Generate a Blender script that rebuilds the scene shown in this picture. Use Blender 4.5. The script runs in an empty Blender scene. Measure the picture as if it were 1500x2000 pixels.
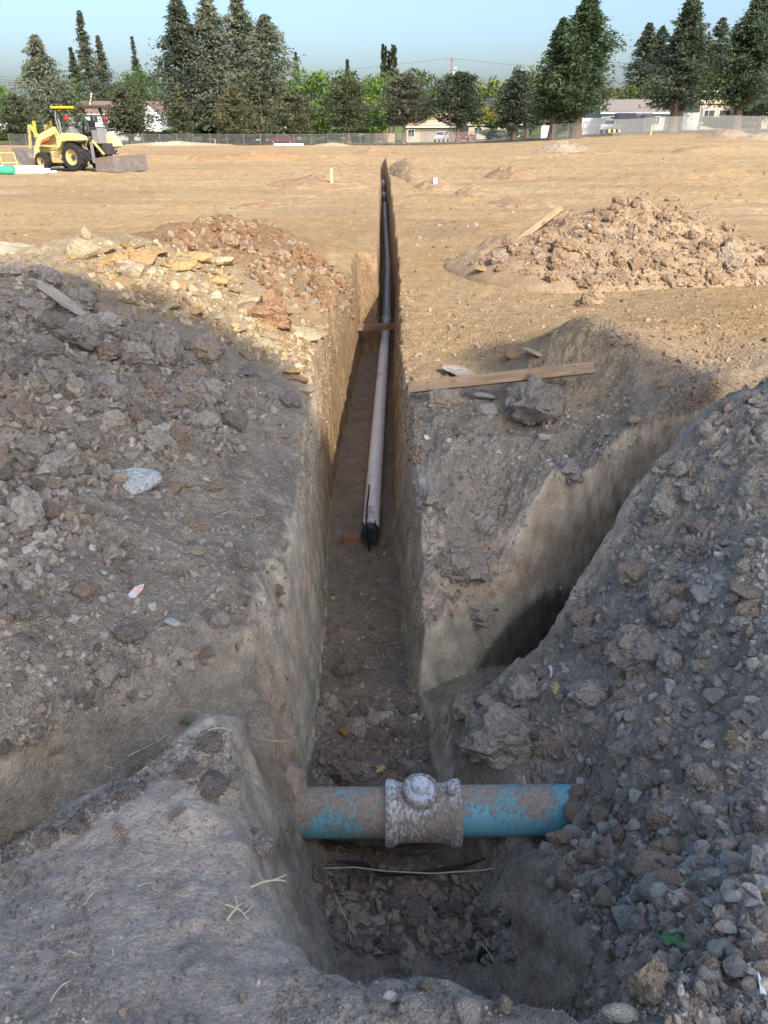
import bpy, bmesh, math, random
import numpy as np
from mathutils import Vector, Matrix, Euler

R = math.radians
random.seed(5)
rng = np.random.default_rng(7)
scene = bpy.context.scene
col = scene.collection

# ------------------------------------------------------------------ camera, sky, sun, exposure
CAM_H = 1.9
F = 1444.0                      # focal length in pixels of the 1500 x 2000 photograph
PITCH = math.atan(760 / F)
SP, CP = math.sin(PITCH), math.cos(PITCH)
cam_d = bpy.data.cameras.new('camera')
cam = bpy.data.objects.new('camera', cam_d)
col.objects.link(cam)
cam.location = (0, 0, CAM_H)
cam.rotation_euler = (math.pi / 2 - PITCH, 0, 0)
cam_d.sensor_fit = 'VERTICAL'
cam_d.sensor_height = 36.0
cam_d.lens = 36.0 * F / 2000.0
cam_d.clip_start = 0.05
cam_d.clip_end = 3000
scene.camera = cam

SUN_EL = R(38)
TO_SUN = Vector((.439 * math.cos(SUN_EL), -.898 * math.cos(SUN_EL), math.sin(SUN_EL)))
world = bpy.data.worlds.new('World')
scene.world = world
world.use_nodes = True
wn = world.node_tree
wn.nodes.clear()
sky = wn.nodes.new('ShaderNodeTexSky')
sky.sky_type = 'NISHITA'
sky.sun_disc = False
sky.sun_elevation = SUN_EL
sky.sun_rotation = math.atan2(TO_SUN.x, TO_SUN.y)
sky.altitude = 20
sky.air_density = 1.0
sky.dust_density = 3.7
sky.ozone_density = 4.4
bg = wn.nodes.new('ShaderNodeBackground')
bg.inputs['Strength'].default_value = 0.15
wo = wn.nodes.new('ShaderNodeOutputWorld')
wn.links.new(sky.outputs[0], bg.inputs[0])
wn.links.new(bg.outputs[0], wo.inputs[0])

sun_d = bpy.data.lights.new('sun', 'SUN')
sun_d.energy = 3.1
sun_d.angle = R(0.6)
sun_d.color = (1.0, 0.90, 0.76)
sun = bpy.data.objects.new('sun', sun_d)
col.objects.link(sun)
sun.rotation_euler = TO_SUN.to_track_quat('Z', 'Y').to_euler()
sun.location = (20, -20, 30)

scene.render.engine = 'CYCLES'
scene.view_settings.view_transform = 'Standard'
scene.view_settings.look = 'None'
scene.view_settings.gamma = 1.0
scene.view_settings.use_curve_mapping = False
scene.view_settings.exposure = 0.95
scene.cycles.max_bounces = 6
scene.cycles.transparent_max_bounces = 12

# ------------------------------------------------------------------ helpers
def tag(o, label=None, cat=None, group=None, kind=None):
    if label: o['label'] = label
    if cat: o['category'] = cat
    if group: o['group'] = group
    if kind: o['kind'] = kind
    return o

def empty(name, loc=(0, 0, 0), rz=0.0):
    o = bpy.data.objects.new(name, None)
    o.empty_display_size = 0.2
    o.location = loc
    o.rotation_euler = (0, 0, rz)
    col.objects.link(o)
    return o

def np_mesh(name, V, faces, smooth=True, colors=None):
    """faces: list of int arrays, each (n,3) or (n,4)"""
    me = bpy.data.meshes.new(name)
    V = np.asarray(V, np.float32)
    if not isinstance(faces, (list, tuple)): faces = [faces]
    faces = [np.asarray(f, np.int32) for f in faces if len(f)]
    loops = np.concatenate([f.ravel() for f in faces])
    sizes = np.concatenate([np.full(len(f), f.shape[1], np.int32) for f in faces])
    starts = np.concatenate([[0], np.cumsum(sizes)[:-1]]).astype(np.int32)
    me.vertices.add(len(V)); me.vertices.foreach_set('co', V.ravel())
    me.loops.add(len(loops)); me.loops.foreach_set('vertex_index', loops)
    me.polygons.add(len(sizes)); me.polygons.foreach_set('loop_start', starts)
    me.polygons.foreach_set('use_smooth', np.full(len(sizes), smooth, bool))
    me.update(calc_edges=True)
    if colors is not None:
        at = me.color_attributes.new('tint', 'FLOAT_COLOR', 'POINT')
        c = np.ones((len(V), 4), np.float32); c[:, :3] = colors
        at.data.foreach_set('color', c.ravel())
    return me

def add_obj(name, me, mat=None, parent=None, loc=None, rot=None, scale=None):
    o = bpy.data.objects.new(name, me)
    if mat is not None and len(me.materials) == 0: me.materials.append(mat)
    col.objects.link(o)
    if parent is not None: o.parent = parent
    if loc is not None: o.location = loc
    if rot is not None: o.rotation_euler = rot
    if scale is not None: o.scale = scale
    return o

class MB:
    """collects simple solids and links them as one mesh object"""
    def __init__(self): self.V, self.Q, self.n = [], [], 0
    def add(self, V, Fs):
        self.V += [tuple(v) for v in V]
        self.Q += [tuple(i + self.n for i in f) for f in Fs]
        self.n += len(V); return self
    def hexa(self, P):
        return self.add(P, [(0, 3, 2, 1), (4, 5, 6, 7), (0, 1, 5, 4), (1, 2, 6, 5), (2, 3, 7, 6), (3, 0, 4, 7)])
    def box(self, c, s, rz=0.0, M=None):
        x, y, z = s[0] / 2, s[1] / 2, s[2] / 2
        P = [Vector(p) for p in ((-x, -y, -z), (x, -y, -z), (x, y, -z), (-x, y, -z), (-x, -y, z), (x, -y, z), (x, y, z), (-x, y, z))]
        if M is not None: P = [M @ p for p in P]
        if rz:
            Rm = Matrix.Rotation(rz, 3, 'Z'); P = [Rm @ p for p in P]
        c = Vector(c)
        return self.hexa([p + c for p in P])
    def bar(self, a, b, w, h=None):
        """box beam from a to b"""
        a, b = Vector(a), Vector(b); h = h or w
        d = (b - a); L = d.length
        M = d.to_track_quat('X', 'Z').to_matrix()
        return self.box((a + b) / 2, (L, w, h), M=M)
    def tube(self, pts, r, n=8, cap=True):
        pts = [Vector(p) for p in pts]
        rs = r if isinstance(r, (list, tuple)) else [r] * len(pts)
        rings = []
        up0 = None
        for i, p in enumerate(pts):
            d = (pts[min(i + 1, len(pts) - 1)] - pts[max(i - 1, 0)]).normalized()
            if up0 is None: up0 = d.orthogonal().normalized()
            up0 = (up0 - d * up0.dot(d)).normalized()
            sd = d.cross(up0)
            rings.append([p + (up0 * math.cos(t) + sd * math.sin(t)) * rs[i] for t in [2 * math.pi * k / n for k in range(n)]])
        V = [v for rg in rings for v in rg]
        Fs = [(i * n + k, i * n + (k + 1) % n, (i + 1) * n + (k + 1) % n, (i + 1) * n + k) for i in range(len(pts) - 1) for k in range(n)]
        if cap:
            Fs.append(tuple(reversed(range(n)))); Fs.append(tuple((len(pts) - 1) * n + k for k in range(n)))
        return self.add(V, Fs)
    def lathe(self, prof, n=16, M=None, closed=False):
        """profile of (r, z) spun about Z, then M"""
        V, Fs = [], []
        for r, z in prof:
            for k in range(n):
                t = 2 * math.pi * k / n
                v = Vector((r * math.cos(t), r * math.sin(t), z)); V.append(M @ v if M is not None else v)
        m = len(prof)
        for i in range(m if closed else m - 1):
            j = (i + 1) % m
            for k in range(n): Fs.append((i * n + k, i * n + (k + 1) % n, j * n + (k + 1) % n, j * n + k))
        if not closed:
            if prof[0][0] > 1e-4: Fs.append(tuple(reversed(range(n))))
            if prof[-1][0] > 1e-4: Fs.append(tuple((m - 1) * n + k for k in range(n)))
        return self.add(V, Fs)
    def prism(self, poly, y0, y1, M=None):
        """polygon in x,z extruded along y"""
        n = len(poly)
        V = [Vector((x, y0, z)) for x, z in poly] + [Vector((x, y1, z)) for x, z in poly]
        if M is not None: V = [M @ v for v in V]
        Fs = [tuple(range(n)), tuple(reversed(range(n, 2 * n)))] + [(i, i + n, (i + 1) % n + n, (i + 1) % n) for i in range(n)]
        return self.add(V, Fs)
    def mesh(self, name, smooth=False):
        me = bpy.data.meshes.new(name)
        me.from_pydata(self.V, [], self.Q)
        bm = bmesh.new(); bm.from_mesh(me)
        bmesh.ops.recalc_face_normals(bm, faces=bm.faces); bm.to_mesh(me); bm.free()
        if smooth:
            me.polygons.foreach_set('use_smooth', [True] * len(me.polygons))
            me.set_sharp_from_angle(angle=R(40))
        return me
    def build(self, name, mat, parent=None, smooth=False, bevel=0.0, **kw):
        o = add_obj(name, self.mesh(name, smooth), mat, parent, **kw)
        if bevel:
            m = o.modifiers.new('bevel', 'BEVEL'); m.width = bevel; m.segments = 2; m.limit_method = 'ANGLE'
        return o

def dup(o, loc, rz=None, scale=None, label=None, group=None):
    c = o.copy(); col.objects.link(c); c.location = loc
    if rz is not None: c.rotation_euler = (0, 0, rz)
    if scale is not None: c.scale = scale
    for ch in list(o.children):
        d = ch.copy(); col.objects.link(d); d.parent = c
        for g in list(ch.children):
            e = g.copy(); col.objects.link(e); e.parent = d
    if label: c['label'] = label
    if group: c['group'] = group
    return c

# vector noise -------------------------------------------------------
def _hash(ix, iy, iz):
    h = (ix.astype(np.uint32) * np.uint32(374761393)) ^ (iy.astype(np.uint32) * np.uint32(668265263)) ^ (iz.astype(np.uint32) * np.uint32(2246822519))
    h = (h ^ (h >> np.uint32(13))) * np.uint32(1274126177)
    h = h ^ (h >> np.uint32(16))
    h = h * np.uint32(2654435761); h = h ^ (h >> np.uint32(15))
    return h.astype(np.float32) * np.float32(2.0 / 4294967295.0) - np.float32(1.0)

def vnoise(x, y, z):
    x = np.asarray(x, np.float32); y = np.asarray(y, np.float32); z = np.broadcast_to(np.asarray(z, np.float32), x.shape)
    fx, fy, fz = np.floor(x), np.floor(y), np.floor(z)
    ix, iy, iz = fx.astype(np.int64), fy.astype(np.int64), fz.astype(np.int64)
    tx, ty, tz = x - fx, y - fy, z - fz
    sx, sy, sz = [t * t * t * (t * (t * 6 - 15) + 10) for t in (tx, ty, tz)]
    out = 0
    for dx in (0, 1):
        wx = sx if dx else 1 - sx
        for dy in (0, 1):
            wy = sy if dy else 1 - sy
            for dz in (0, 1):
                wz = sz if dz else 1 - sz
                out = out + wx * wy * wz * _hash(ix + dx, iy + dy, iz + dz)
    return out

def fbm(x, y, z, f, octv=4, gain=0.5, lac=2.03):
    a, s, out = 1.0, 0.0, 0.0
    for i in range(octv):
        out = out + a * vnoise(x * f + 17.3 * i, y * f - 9.1 * i, np.asarray(z) * f + 4.7 * i)
        s += a; a *= gain; f *= lac
    return out / s

def sstep(e0, e1, x):
    t = np.clip((x - e0) / (e1 - e0), 0, 1)
    return t * t * (3 - 2 * t)

# photograph pixel at a known height -> place in the world (used to read off positions)
def PX(px, py, z=0.0):
    u, t = (px - 750) / F, (1000 - py) / F
    k = (CAM_H - z) / (SP - t * CP)
    return u * k, k * (CP + t * SP)
# ------------------------------------------------------------------ the lie of the land
_ctl = []
def cp(px, py, z): x, y = PX(px, py, z); _ctl.append((x, y, z))
def cw(x, y, z): _ctl.append((x, y, z))
# spoil bank left of the trench
for p in ((-3.3, 5.2, 1.05), (-2.7, 5.5, 1.0), (-2.2, 5.2, .75), (-2.9, 7.6, .92), (-2.3, 9.2, .85), (-2.2, 10.8, .8), (-1.45, 11.6, .5),
          (-.64, 9.5, .12), (-.62, 11, .06), (-.8, 7.5, .1), (-4.3, 6.2, .6), (-4.5, 8.5, .15), (-3.8, 10.5, .1), (-2.8, 12.8, .05), (-1.4, 13.5, 0), (-5.5, 6, .2),
          (-6, 4, .5), (-7, 9, .05), (-6, 12, .03), (-10, 8, .05), (-10, 3, .3), (-5, 1.5, .5)): cw(*p)
for p in ((560, 780, .2), (300, 610, .62), (400, 690, .45), (520, 612, .4), (640, 700, .05), (150, 700, .75), (60, 760, .75), (150, 850, .55),
          (300, 850, .45), (450, 880, .22), (600, 870, .03), (0, 900, .6), (100, 1000, .45), (250, 1000, .35), (400, 1000, .18), (540, 1000, .04),
          (0, 1150, .42), (150, 1150, .35), (300, 1150, .22), (450, 1150, .12), (560, 1150, .0), (0, 1300, .35), (200, 1300, .22), (350, 1280, .13),
          (0, 1400, .27), (200, 1390, .17), (480, 1270, .05), (0, 1500, .12)): cp(*p)
# compacted spur in the foreground
for p in ((430, 1410, .2), (300, 1470, .2), (150, 1560, .2), (0, 1640, .2), (200, 1700, .28), (0, 1800, .3), (400, 1600, .25), (500, 1700, .2),
          (300, 1850, .32), (600, 1850, .2), (0, 2000, .36), (400, 2000, .34), (700, 1950, .24), (900, 1950, .19), (1100, 1990, .18), (1300, 1960, .2), (1480, 1950, .2)): cp(*p)
for p in ((0, .2, .35), (-1, .3, .4), (1, .2, .25), (2, .5, .3), (-2, .8, .5), (-2.2, 1.8, .55), (-3, 3, .7), (4, .5, .3), (0, -3, .3), (6, -3, .2), (-6, -3, .3)): cw(*p)
# loose bank on the right
for p in ((1060, 1250, -.80), (960, 1300, -.86), (850, 1370, -1.1), (1000, 1500, -.6), (1100, 1560, -.76), (1150, 1540, -.6), (1200, 1450, -.40), (1150, 1300, -.52),
          (1250, 1280, -.30), (1400, 1500, -.10), (1400, 1300, -.05), (1500, 1500, .0), (1500, 1300, .10), (1200, 1000, -.08), (1280, 890, .19), (1380, 800, .40), (1130, 1120, -.42),
          (1500, 735, .52), (1500, 850, .44), (1400, 1000, .16), (1500, 1000, .28), (1300, 1100, -.08), (1190, 1150, -.36), (1500, 1150, .18),
          (1150, 1750, -.42), (1300, 1700, -.15), (1080, 1650, -.78), (1200, 1600, -.35), (1300, 1550, -.22), (1300, 1850, .05), (1420, 1750, .05),
          (1180, 1900, .02), (1450, 1880, .15)): cp(*p)
for p in ((2.75, 4.5, .5), (3, 3.8, .52), (3.4, 4.6, .48), (3, 2.5, .4), (4.2, 4, .5), (6, 4, .3), (6, 2, .3), (10, 5, .1)): cw(*p)
# wedge between the two trenches
for p in ((.2, 4.5, -.05), (.5, 4.45, -.05), (.8, 4.55, -.05), (.2, 4.1, -.42), (.5, 4.1, -.45), (.75, 4.2, -.4), (.2, 3.7, -.82), (.5, 3.8, -.8),
          (.82, 4.02, -.7), (.99, 4.15, -.14), (1.3, 4.42, -.08), (.86, 4.35, -.22), (.25, 5.5, .0), (.8, 5.5, .04), (1.3, 5.2, .05), (1.0, 4.9, -.03),
          (1.58, 6.15, .48), (1.9, 5.6, .36), (2.3, 6.0, .33), (1.8, 5.0, .12), (1.2, 6.2, .15), (.7, 6.5, .02), (3, 6.5, .35), (3.8, 7.3, .3),
          (5, 8, .2), (2.6, 5.6, .25), (1.5, 7.2, .1), (2.5, 8, .08), (1, 8, .02), (.4, 8, 0), (1.2, 10, .03), (.6, 11, 0), (7, 7, .1), (10, 9, 0),
          (2, 13, 0), (6, 12, 0), (10, 14, 0), (0, 15, 0), (-5, 15, 0), (-10, 14, 0)): cw(*p)
_ctl = np.array(_ctl, np.float64)
_C2 = 0.12 ** 2
def _kern(d2): return np.sqrt(d2 + _C2)
_d2 = ((_ctl[:, None, :2] - _ctl[None, :, :2]) ** 2).sum(-1)
_A = np.zeros((len(_ctl) + 1,) * 2); n_ = len(_ctl)
_A[:n_, :n_] = _kern(_d2) - 0.02 * np.eye(n_); _A[:n_, n_] = 1; _A[n_, :n_] = 1
_W = np.linalg.solve(_A, np.append(_ctl[:, 2], 0))
def rbf(x, y):
    out = np.full(x.shape, _W[-1], np.float64)
    for (cx, cy, _), w in zip(_ctl, _W[:-1]): out += w * _kern((x - cx) ** 2 + (y - cy) ** 2)
    return out

def poly_sd(x, y, P):
    """signed distance to a polygon, negative inside"""
    P = np.array(P); d = np.full(x.shape, 1e9); s = np.ones(x.shape)
    for i in range(len(P)):
        a, b = P[i], P[i - 1]
        ex, ey = b - a
        wx, wy = x - a[0], y - a[1]
        t = np.clip((wx * ex + wy * ey) / (ex * ex + ey * ey), 0, 1)
        d = np.minimum(d, (wx - ex * t) ** 2 + (wy - ey * t) ** 2)
        c1, c2, c3 = y >= a[1], y < b[1], ex * wy > ey * wx
        s = np.where((c1 & c2 & c3) | (~c1 & ~c2 & ~c3), -s, s)
    return s * np.sqrt(d)

TRENCH = [(-.43, 2.3), (-.455, 3.2), (-.47, 3.7), (-.55, 5.5), (-.58, 6.5), (-.56, 8.0), (-.47, 10.5), (-.42, 12.25),
          (-.09, 12.25), (-.12, 36), (-.2, 47), (-.22, 56), (.02, 56), (.07, 47), (.15, 36), (.2, 12.0), (.14, 8), (.135, 6.4), (.17, 5.5), (.22, 3.65), (.3, 3.4), (.3, 2.3)]
SIDE = [(.20, 3.62), (.95, 4.12), (2.33, 5.0), (3.9, 6.0), (4.13, 5.6), (2.59, 4.6), (1.40, 3.82), (.68, 3.32), (.42, 3.18), (.24, 3.36)]
PIT = [(-.42, 3.0), (-.40, 2.25), (-.38, 1.95), (-.30, 1.55), (-.16, 1.2), (-.05, 1.1), (.12, 1.14), (.30, 1.08), (.46, 1.02), (.57, 1.08), (.62, 1.45), (.58, 1.85), (.52, 2.1), (.48, 2.4), (.3, 3.0)]
DITCH = [(-.46, 2.55), (-.62, 2.38), (-.80, 2.1), (-1.1, 1.75), (-1.45, 1.38), (-2.2, .85), (-2.2, .55), (-1.5, 1.02), (-1.07, 1.38), (-.78, 1.64), (-.58, 1.84), (-.47, 1.98)]

def floor_z(y):
    return np.interp(y, [1.0, 1.5, 2.0, 2.4, 3.0, 3.6, 4.4, 12, 30, 47, 56], [-.88, -.92, -1.0, -1.05, -1.27, -1.4, -1.5, -1.5, -1.45, -1.2, -.25])

def far_tilt(x, y):
    """the field falls away a little to the far left and rises to the right"""
    u = np.clip(y - 26, 0, None); u = u * u / (u + 12)
    zl = -1.2 * np.clip(u / 95.0, 0, 1.35); zr = .8 * np.clip(u / 66.0, 0, 1.3)
    a = x / np.maximum(y, 5)
    s = sstep(.02, .40, a)
    return zl * (1 - s) + zr * s
def fence_y(x): return np.interp(x, [-58, -8.6, 18, 28.6, 47.8], [130, 128, 123, 105, 100])
def far_f(px): return float(np.interp(px, [0, 990, 1060, 1500], [1.55, 1.5, 1.28, 1.25]))
def spot(px, dist):
    """ground point in the column px of the photograph, dist metres out (far things stand further off on the left)"""
    if dist > 60: dist = dist * far_f(px)
    z0 = 0.0
    for _ in range(3):
        kk = dist * CP + (CAM_H - z0) * SP; x = (px - 750) / F * kk
        z0 = float(land(np.array([x]), np.array([float(dist)]))[0][0])
    return Vector((x, dist, z0))
def rise(py, dist):
    t = (1000 - py) / F
    return CAM_H - dist * (SP - t * CP) / (CP + t * SP)

def land(x, y):
    """height of the ground before fine relief, plus the masks used for colour"""
    x = np.asarray(x, np.float64); y = np.asarray(y, np.float64)
    near = 1 - sstep(11.5, 15.5, y)
    near *= 1 - sstep(7.5, 12, np.abs(x))
    near *= sstep(-5, -1, y)
    z = np.zeros(x.shape)
    i = near > 0
    if i.any(): z[i] = rbf(x[i], y[i]) * near[i]
    z = z + far_tilt(x, y)
    # low graded berms far out on the field
    b = fbm(x, y * .6, 0.0, .35, 3)
    z += .42 * np.exp(-((y - 52 - .06 * x) / 2.6) ** 2) * np.clip(.45 + b, 0, 1) * sstep(60, 20, np.abs(x - 4))
    z += .35 * np.exp(-((y - 33 + .05 * x) / 1.8) ** 2) * np.clip(.2 + b, 0, 1) * (np.abs(x) < 14) * sstep(.4, 1.3, np.abs(x))
    # the spur rises to a crumbly peak beside the pit
    z += .15 * np.exp(-((x + .52) / .20) ** 2 - ((y - 1.70) / .22) ** 2) + .07 * np.exp(-((x + .95) / .35) ** 2 - ((y - 1.38) / .16) ** 2)
    rough_pre = fbm(x, y, 1.7, 1.1, 3)
    out = dict(rough=rough_pre)
    i = (y < 58) & (y > .3) & (np.abs(x) < 6)
    zc = z.copy(); wall = np.zeros(x.shape)
    if i.any():
        X, Y = x[i], y[i]; Z = z[i].copy()
        wob = .018 * fbm(X, Y, 3.3, 6.0, 4) + .022 * fbm(X, Y, 8.8, 1.7, 2)
        fn = .05 * fbm(X, Y, 6.1, 3.0, 4)
        W = np.zeros(X.shape)
        def cut(Z, P, fl, w, sh, rad, wobk=1.0):
            d = poly_sd(X, Y, P) + wob * wobk * sstep(26, 9, Y)
            shd = np.where(d > 0, sh * np.exp(-d / rad), sh) * sstep(16, 8, Y)
            m = sstep(w * .5, -w * .5, d)
            Zt = Z - shd
            return np.where(Zt > fl, Zt * (1 - m) + fl * m, Zt), np.maximum(W, m * (1 - m) * 4), d
        Z, W, dd = cut(Z, DITCH, -.27 + fn, .30, .07, .12)
        dp = poly_sd(X, Y, PIT)
        Z, W, dp = cut(Z, PIT, floor_z(Y) + fn * 1.3 + .22 * sstep(.3, .62, X) * sstep(2.6, 1.6, Y), .30, .05, .12, 1.6)
        Z, W, dt = cut(Z, TRENCH, floor_z(Y) + fn * .8 * sstep(5, 3.2, Y) + fn * .25, np.where(Y > 12.2, .05, .075), .03, .07)
        Z, W, ds = cut(Z, SIDE, -1.55 + .25 * sstep(1.2, .5, X), .07, .012, .05, .4)
        zc[i] = Z; wall[i] = W
        for nm, d in (('dt', dt), ('ds', ds), ('dp', dp), ('dd', dd)):
            f = np.full(x.shape, 9.0); f[i] = d; out[nm] = f
    else:
        for nm in ('dt', 'ds', 'dp', 'dd'): out[nm] = np.full(x.shape, 9.0)
    out['wall'] = wall
    # fine relief: rough on spoil, quiet on the trodden spur and the graded field
    dsp = np.sqrt(((x + .35) / .75) ** 2 + ((y - 1.25) / .5) ** 2)
    spur = sstep(1.5, .7, dsp)
    spoil_l = sstep(-.6, -1.2, x) * sstep(14, 11, y) * sstep(2.2, 3.4, y) * sstep(-6, -4.5, x)
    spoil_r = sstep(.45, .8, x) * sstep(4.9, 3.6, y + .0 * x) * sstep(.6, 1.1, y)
    amp = .012 + .028 * spoil_l + .03 * spoil_r * (1 - spur) + .012 * sstep(9, 4, y) * (1 - spur)
    wedge = sstep(.1, .25, x) * sstep(3.5, 3.8, y) * sstep(6.3, 5.4, y - .25 * x) * sstep(2.2, 1.7, x)
    out['wedge'] = wedge
    amp = amp + .034 * wedge + .012 * sstep(.5, 0, out['dp'])
    amp = np.where(y > 14, .02 + .02 * sstep(14, 40, y), amp)
    amp = amp * np.where((out['dt'] < 0) | (out['ds'] < 0), .35, 1)
    n = fbm(x, y, 0.3, 3.2, 5, .55)
    rid = 1 - np.abs(fbm(x, y, 5.3, 7.0, 3)) * 2
    lumps = np.abs(fbm(x, y, 9.3, 13.0, 3, .6))
    fine0 = spur * .010 * np.minimum(0, fbm(x, y, 6.6, 24.0, 2) - .05)
    fine = fine0 + amp * n * 2.0 + amp * .35 * rid + amp * np.where(y < 14, 1.15, .3) * (lumps - .25)
    track = .012 * fbm(x * .5, y * 3.0, 2.2, 1.0, 3) * sstep(12, 16, y)
    # wheel ruts over the graded field
    rut = np.zeros(x.shape)
    for (c0, sl, cv) in ((17.5, .10, .004), (24.0, -.16, .002), (41.0, .05, -.001), (19.0, -.35, .01), (30.0, .22, 0)):
        for off in (-.85, .85):
            dd_ = y - (c0 + sl * x + cv * x * x + off) + .15 * fbm(x, y, c0, .5, 2)
            rut = np.maximum(rut, np.exp(-(dd_ / .22) ** 2))
    rut = rut * (y > 14) * (np.abs(x) > .7) * np.clip(.55 + fbm(x, y, 4.0, .3, 2) * 1.5, 0, 1)
    out['rut'] = rut
    fine = fine - .035 * rut * (.7 + .3 * np.sin(x * 22 + y * 9))
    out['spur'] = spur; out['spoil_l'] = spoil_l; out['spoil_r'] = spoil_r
    return zc + fine + track, out

# heaps that stand on the land as things of their own: (x, y, rx, ry, h, turn)
HEAPS = []
def heap_z(x, y, h):
    cx, cy, rx, ry, hh, a, seed = h
    dx, dy = x - cx, y - cy
    u = (dx * math.cos(a) + dy * math.sin(a)) / rx
    v = (-dx * math.sin(a) + dy * math.cos(a)) / ry
    r = np.sqrt(u * u + v * v) * (1 + .16 * fbm(x, y, seed, 1.3 / max(rx, .3), 2))
    p = np.clip(1 - r, 0, 1)
    z = hh * (p ** .85 * 1.0 - .12 * p) * (1 + .25 * fbm(x, y, seed + 3, 2.2 / max(rx, .3), 3))
    return np.where(r < 1, z + hh * .09 * fbm(x, y, seed + 7, 5.0, 4) * sstep(0, .25, p), -.06)

def top_z(x, y):
    z, _ = land(x, y)
    best = z.copy()
    for h in HEAPS:
        i = (np.abs(x - h[0]) < 1.3 * max(h[2], h[3])) & (np.abs(y - h[1]) < 1.3 * max(h[2], h[3]))
        if i.any(): best[i] = np.maximum(best[i], z[i] + heap_z(x[i], y[i], h))
    return best

GROUND = []
def hit(px, py, kmax=120.0):
    """where the sight line through photograph pixels meets the land or a heap on it"""
    px = np.atleast_1d(np.asarray(px, float)); py = np.atleast_1d(np.asarray(py, float))
    u, t = (px - 750) / F, (1000 - py) / F
    D = np.stack([u, CP + t * SP, t * CP - SP], 1)
    out = np.zeros((len(px), 4))
    o0 = Vector((0, 0, CAM_H))
    for i in range(len(px)):
        d = Vector(D[i]); ln = d.length
        ok, loc, _, _ = GROUND[0].ray_cast(o0, d)
        k = (loc - o0).length / ln if ok else 999.0
        if k > 8:
            for h in GROUND[1:]:
                ok, loc, _, _ = h.ray_cast(o0 - h.location, d)
                if ok: k = min(k, (loc + h.location - o0).length / ln)
        out[i] = (d.x * k, d.y * k, CAM_H + d.z * k, k)
    return out.T

def split_long(V, T, lim, iters=7):
    V = V.astype(np.float64); keep = []
    for _ in range(iters):
        L = lim(V)
        e = np.stack([T[:, [0, 1]], T[:, [1, 2]], T[:, [2, 0]]], 1)
        ln = np.linalg.norm(V[e[..., 0]] - V[e[..., 1]], axis=-1)
        mk = ln > np.minimum(L[e[..., 0]], L[e[..., 1]])
        act = mk.any(1)
        keep.append(T[~act])
        if not act.any(): T = T[:0]; break
        T, e, mk = T[act], np.sort(e[act], -1), mk[act]
        key = e[..., 0] * np.int64(len(V)) + e[..., 1]
        uk, first, inv = np.unique(key[mk], return_index=True, return_inverse=True)
        ev = e[mk][first]
        mid = np.full(mk.shape, -1, np.int64); mid[mk] = len(V) + inv
        V = np.vstack([V, (V[ev[:, 0]] + V[ev[:, 1]]) / 2])
        new = []
        cnt = mk.sum(1)
        for c in (1, 2, 3):
            s = cnt == c; t, m, q = T[s], mid[s], mk[s]
            if c < 3:
                sh = np.argmax(q if c == 1 else ~q, 1)
                if c == 2: sh = (sh + 1) % 3      # unmarked edge goes last
                ix = (np.arange(3)[None] + sh[:, None]) % 3
                t = np.take_along_axis(t, ix, 1); m = np.take_along_axis(m, ix, 1)
            a, b, d = t.T; m0, m1, m2 = m.T
            if c == 1: new += [np.stack([a, m0, d], 1), np.stack([m0, b, d], 1)]
            if c == 2: new += [np.stack([m0, b, m1], 1), np.stack([a, m0, m1], 1), np.stack([a, m1, d], 1)]
            if c == 3: new += [np.stack([a, m0, m2], 1), np.stack([m0, b, m1], 1), np.stack([m2, m1, d], 1), np.stack([m0, m1, m2], 1)]
        T = np.vstack(new)
    keep.append(T)
    return V, np.vstack(keep)

def vnormals(V, T):
    fn = np.cross(V[T[:, 1]] - V[T[:, 0]], V[T[:, 2]] - V[T[:, 0]])
    N = np.stack([sum(np.bincount(T[:, k], fn[:, a], len(V)) for k in range(3)) for a in range(3)], 1)
    return N / (np.linalg.norm(N, axis=1, keepdims=True) + 1e-12)

# ---- soil colours (base tones of the earth)
TAN = np.array((.425, .30, .163)); GREY = np.array((.40, .342, .27)); DARK = np.array((.20, .168, .132))
BROWN = np.array((.32, .195, .11)); PALE = np.array((.50, .405, .255)); CLAY = np.array((.48, .445, .345)); OCHRE = np.array((.43, .265, .11))
def mix(a, b, t): return a * (1 - t[:, None]) + b * t[:, None]

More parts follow.
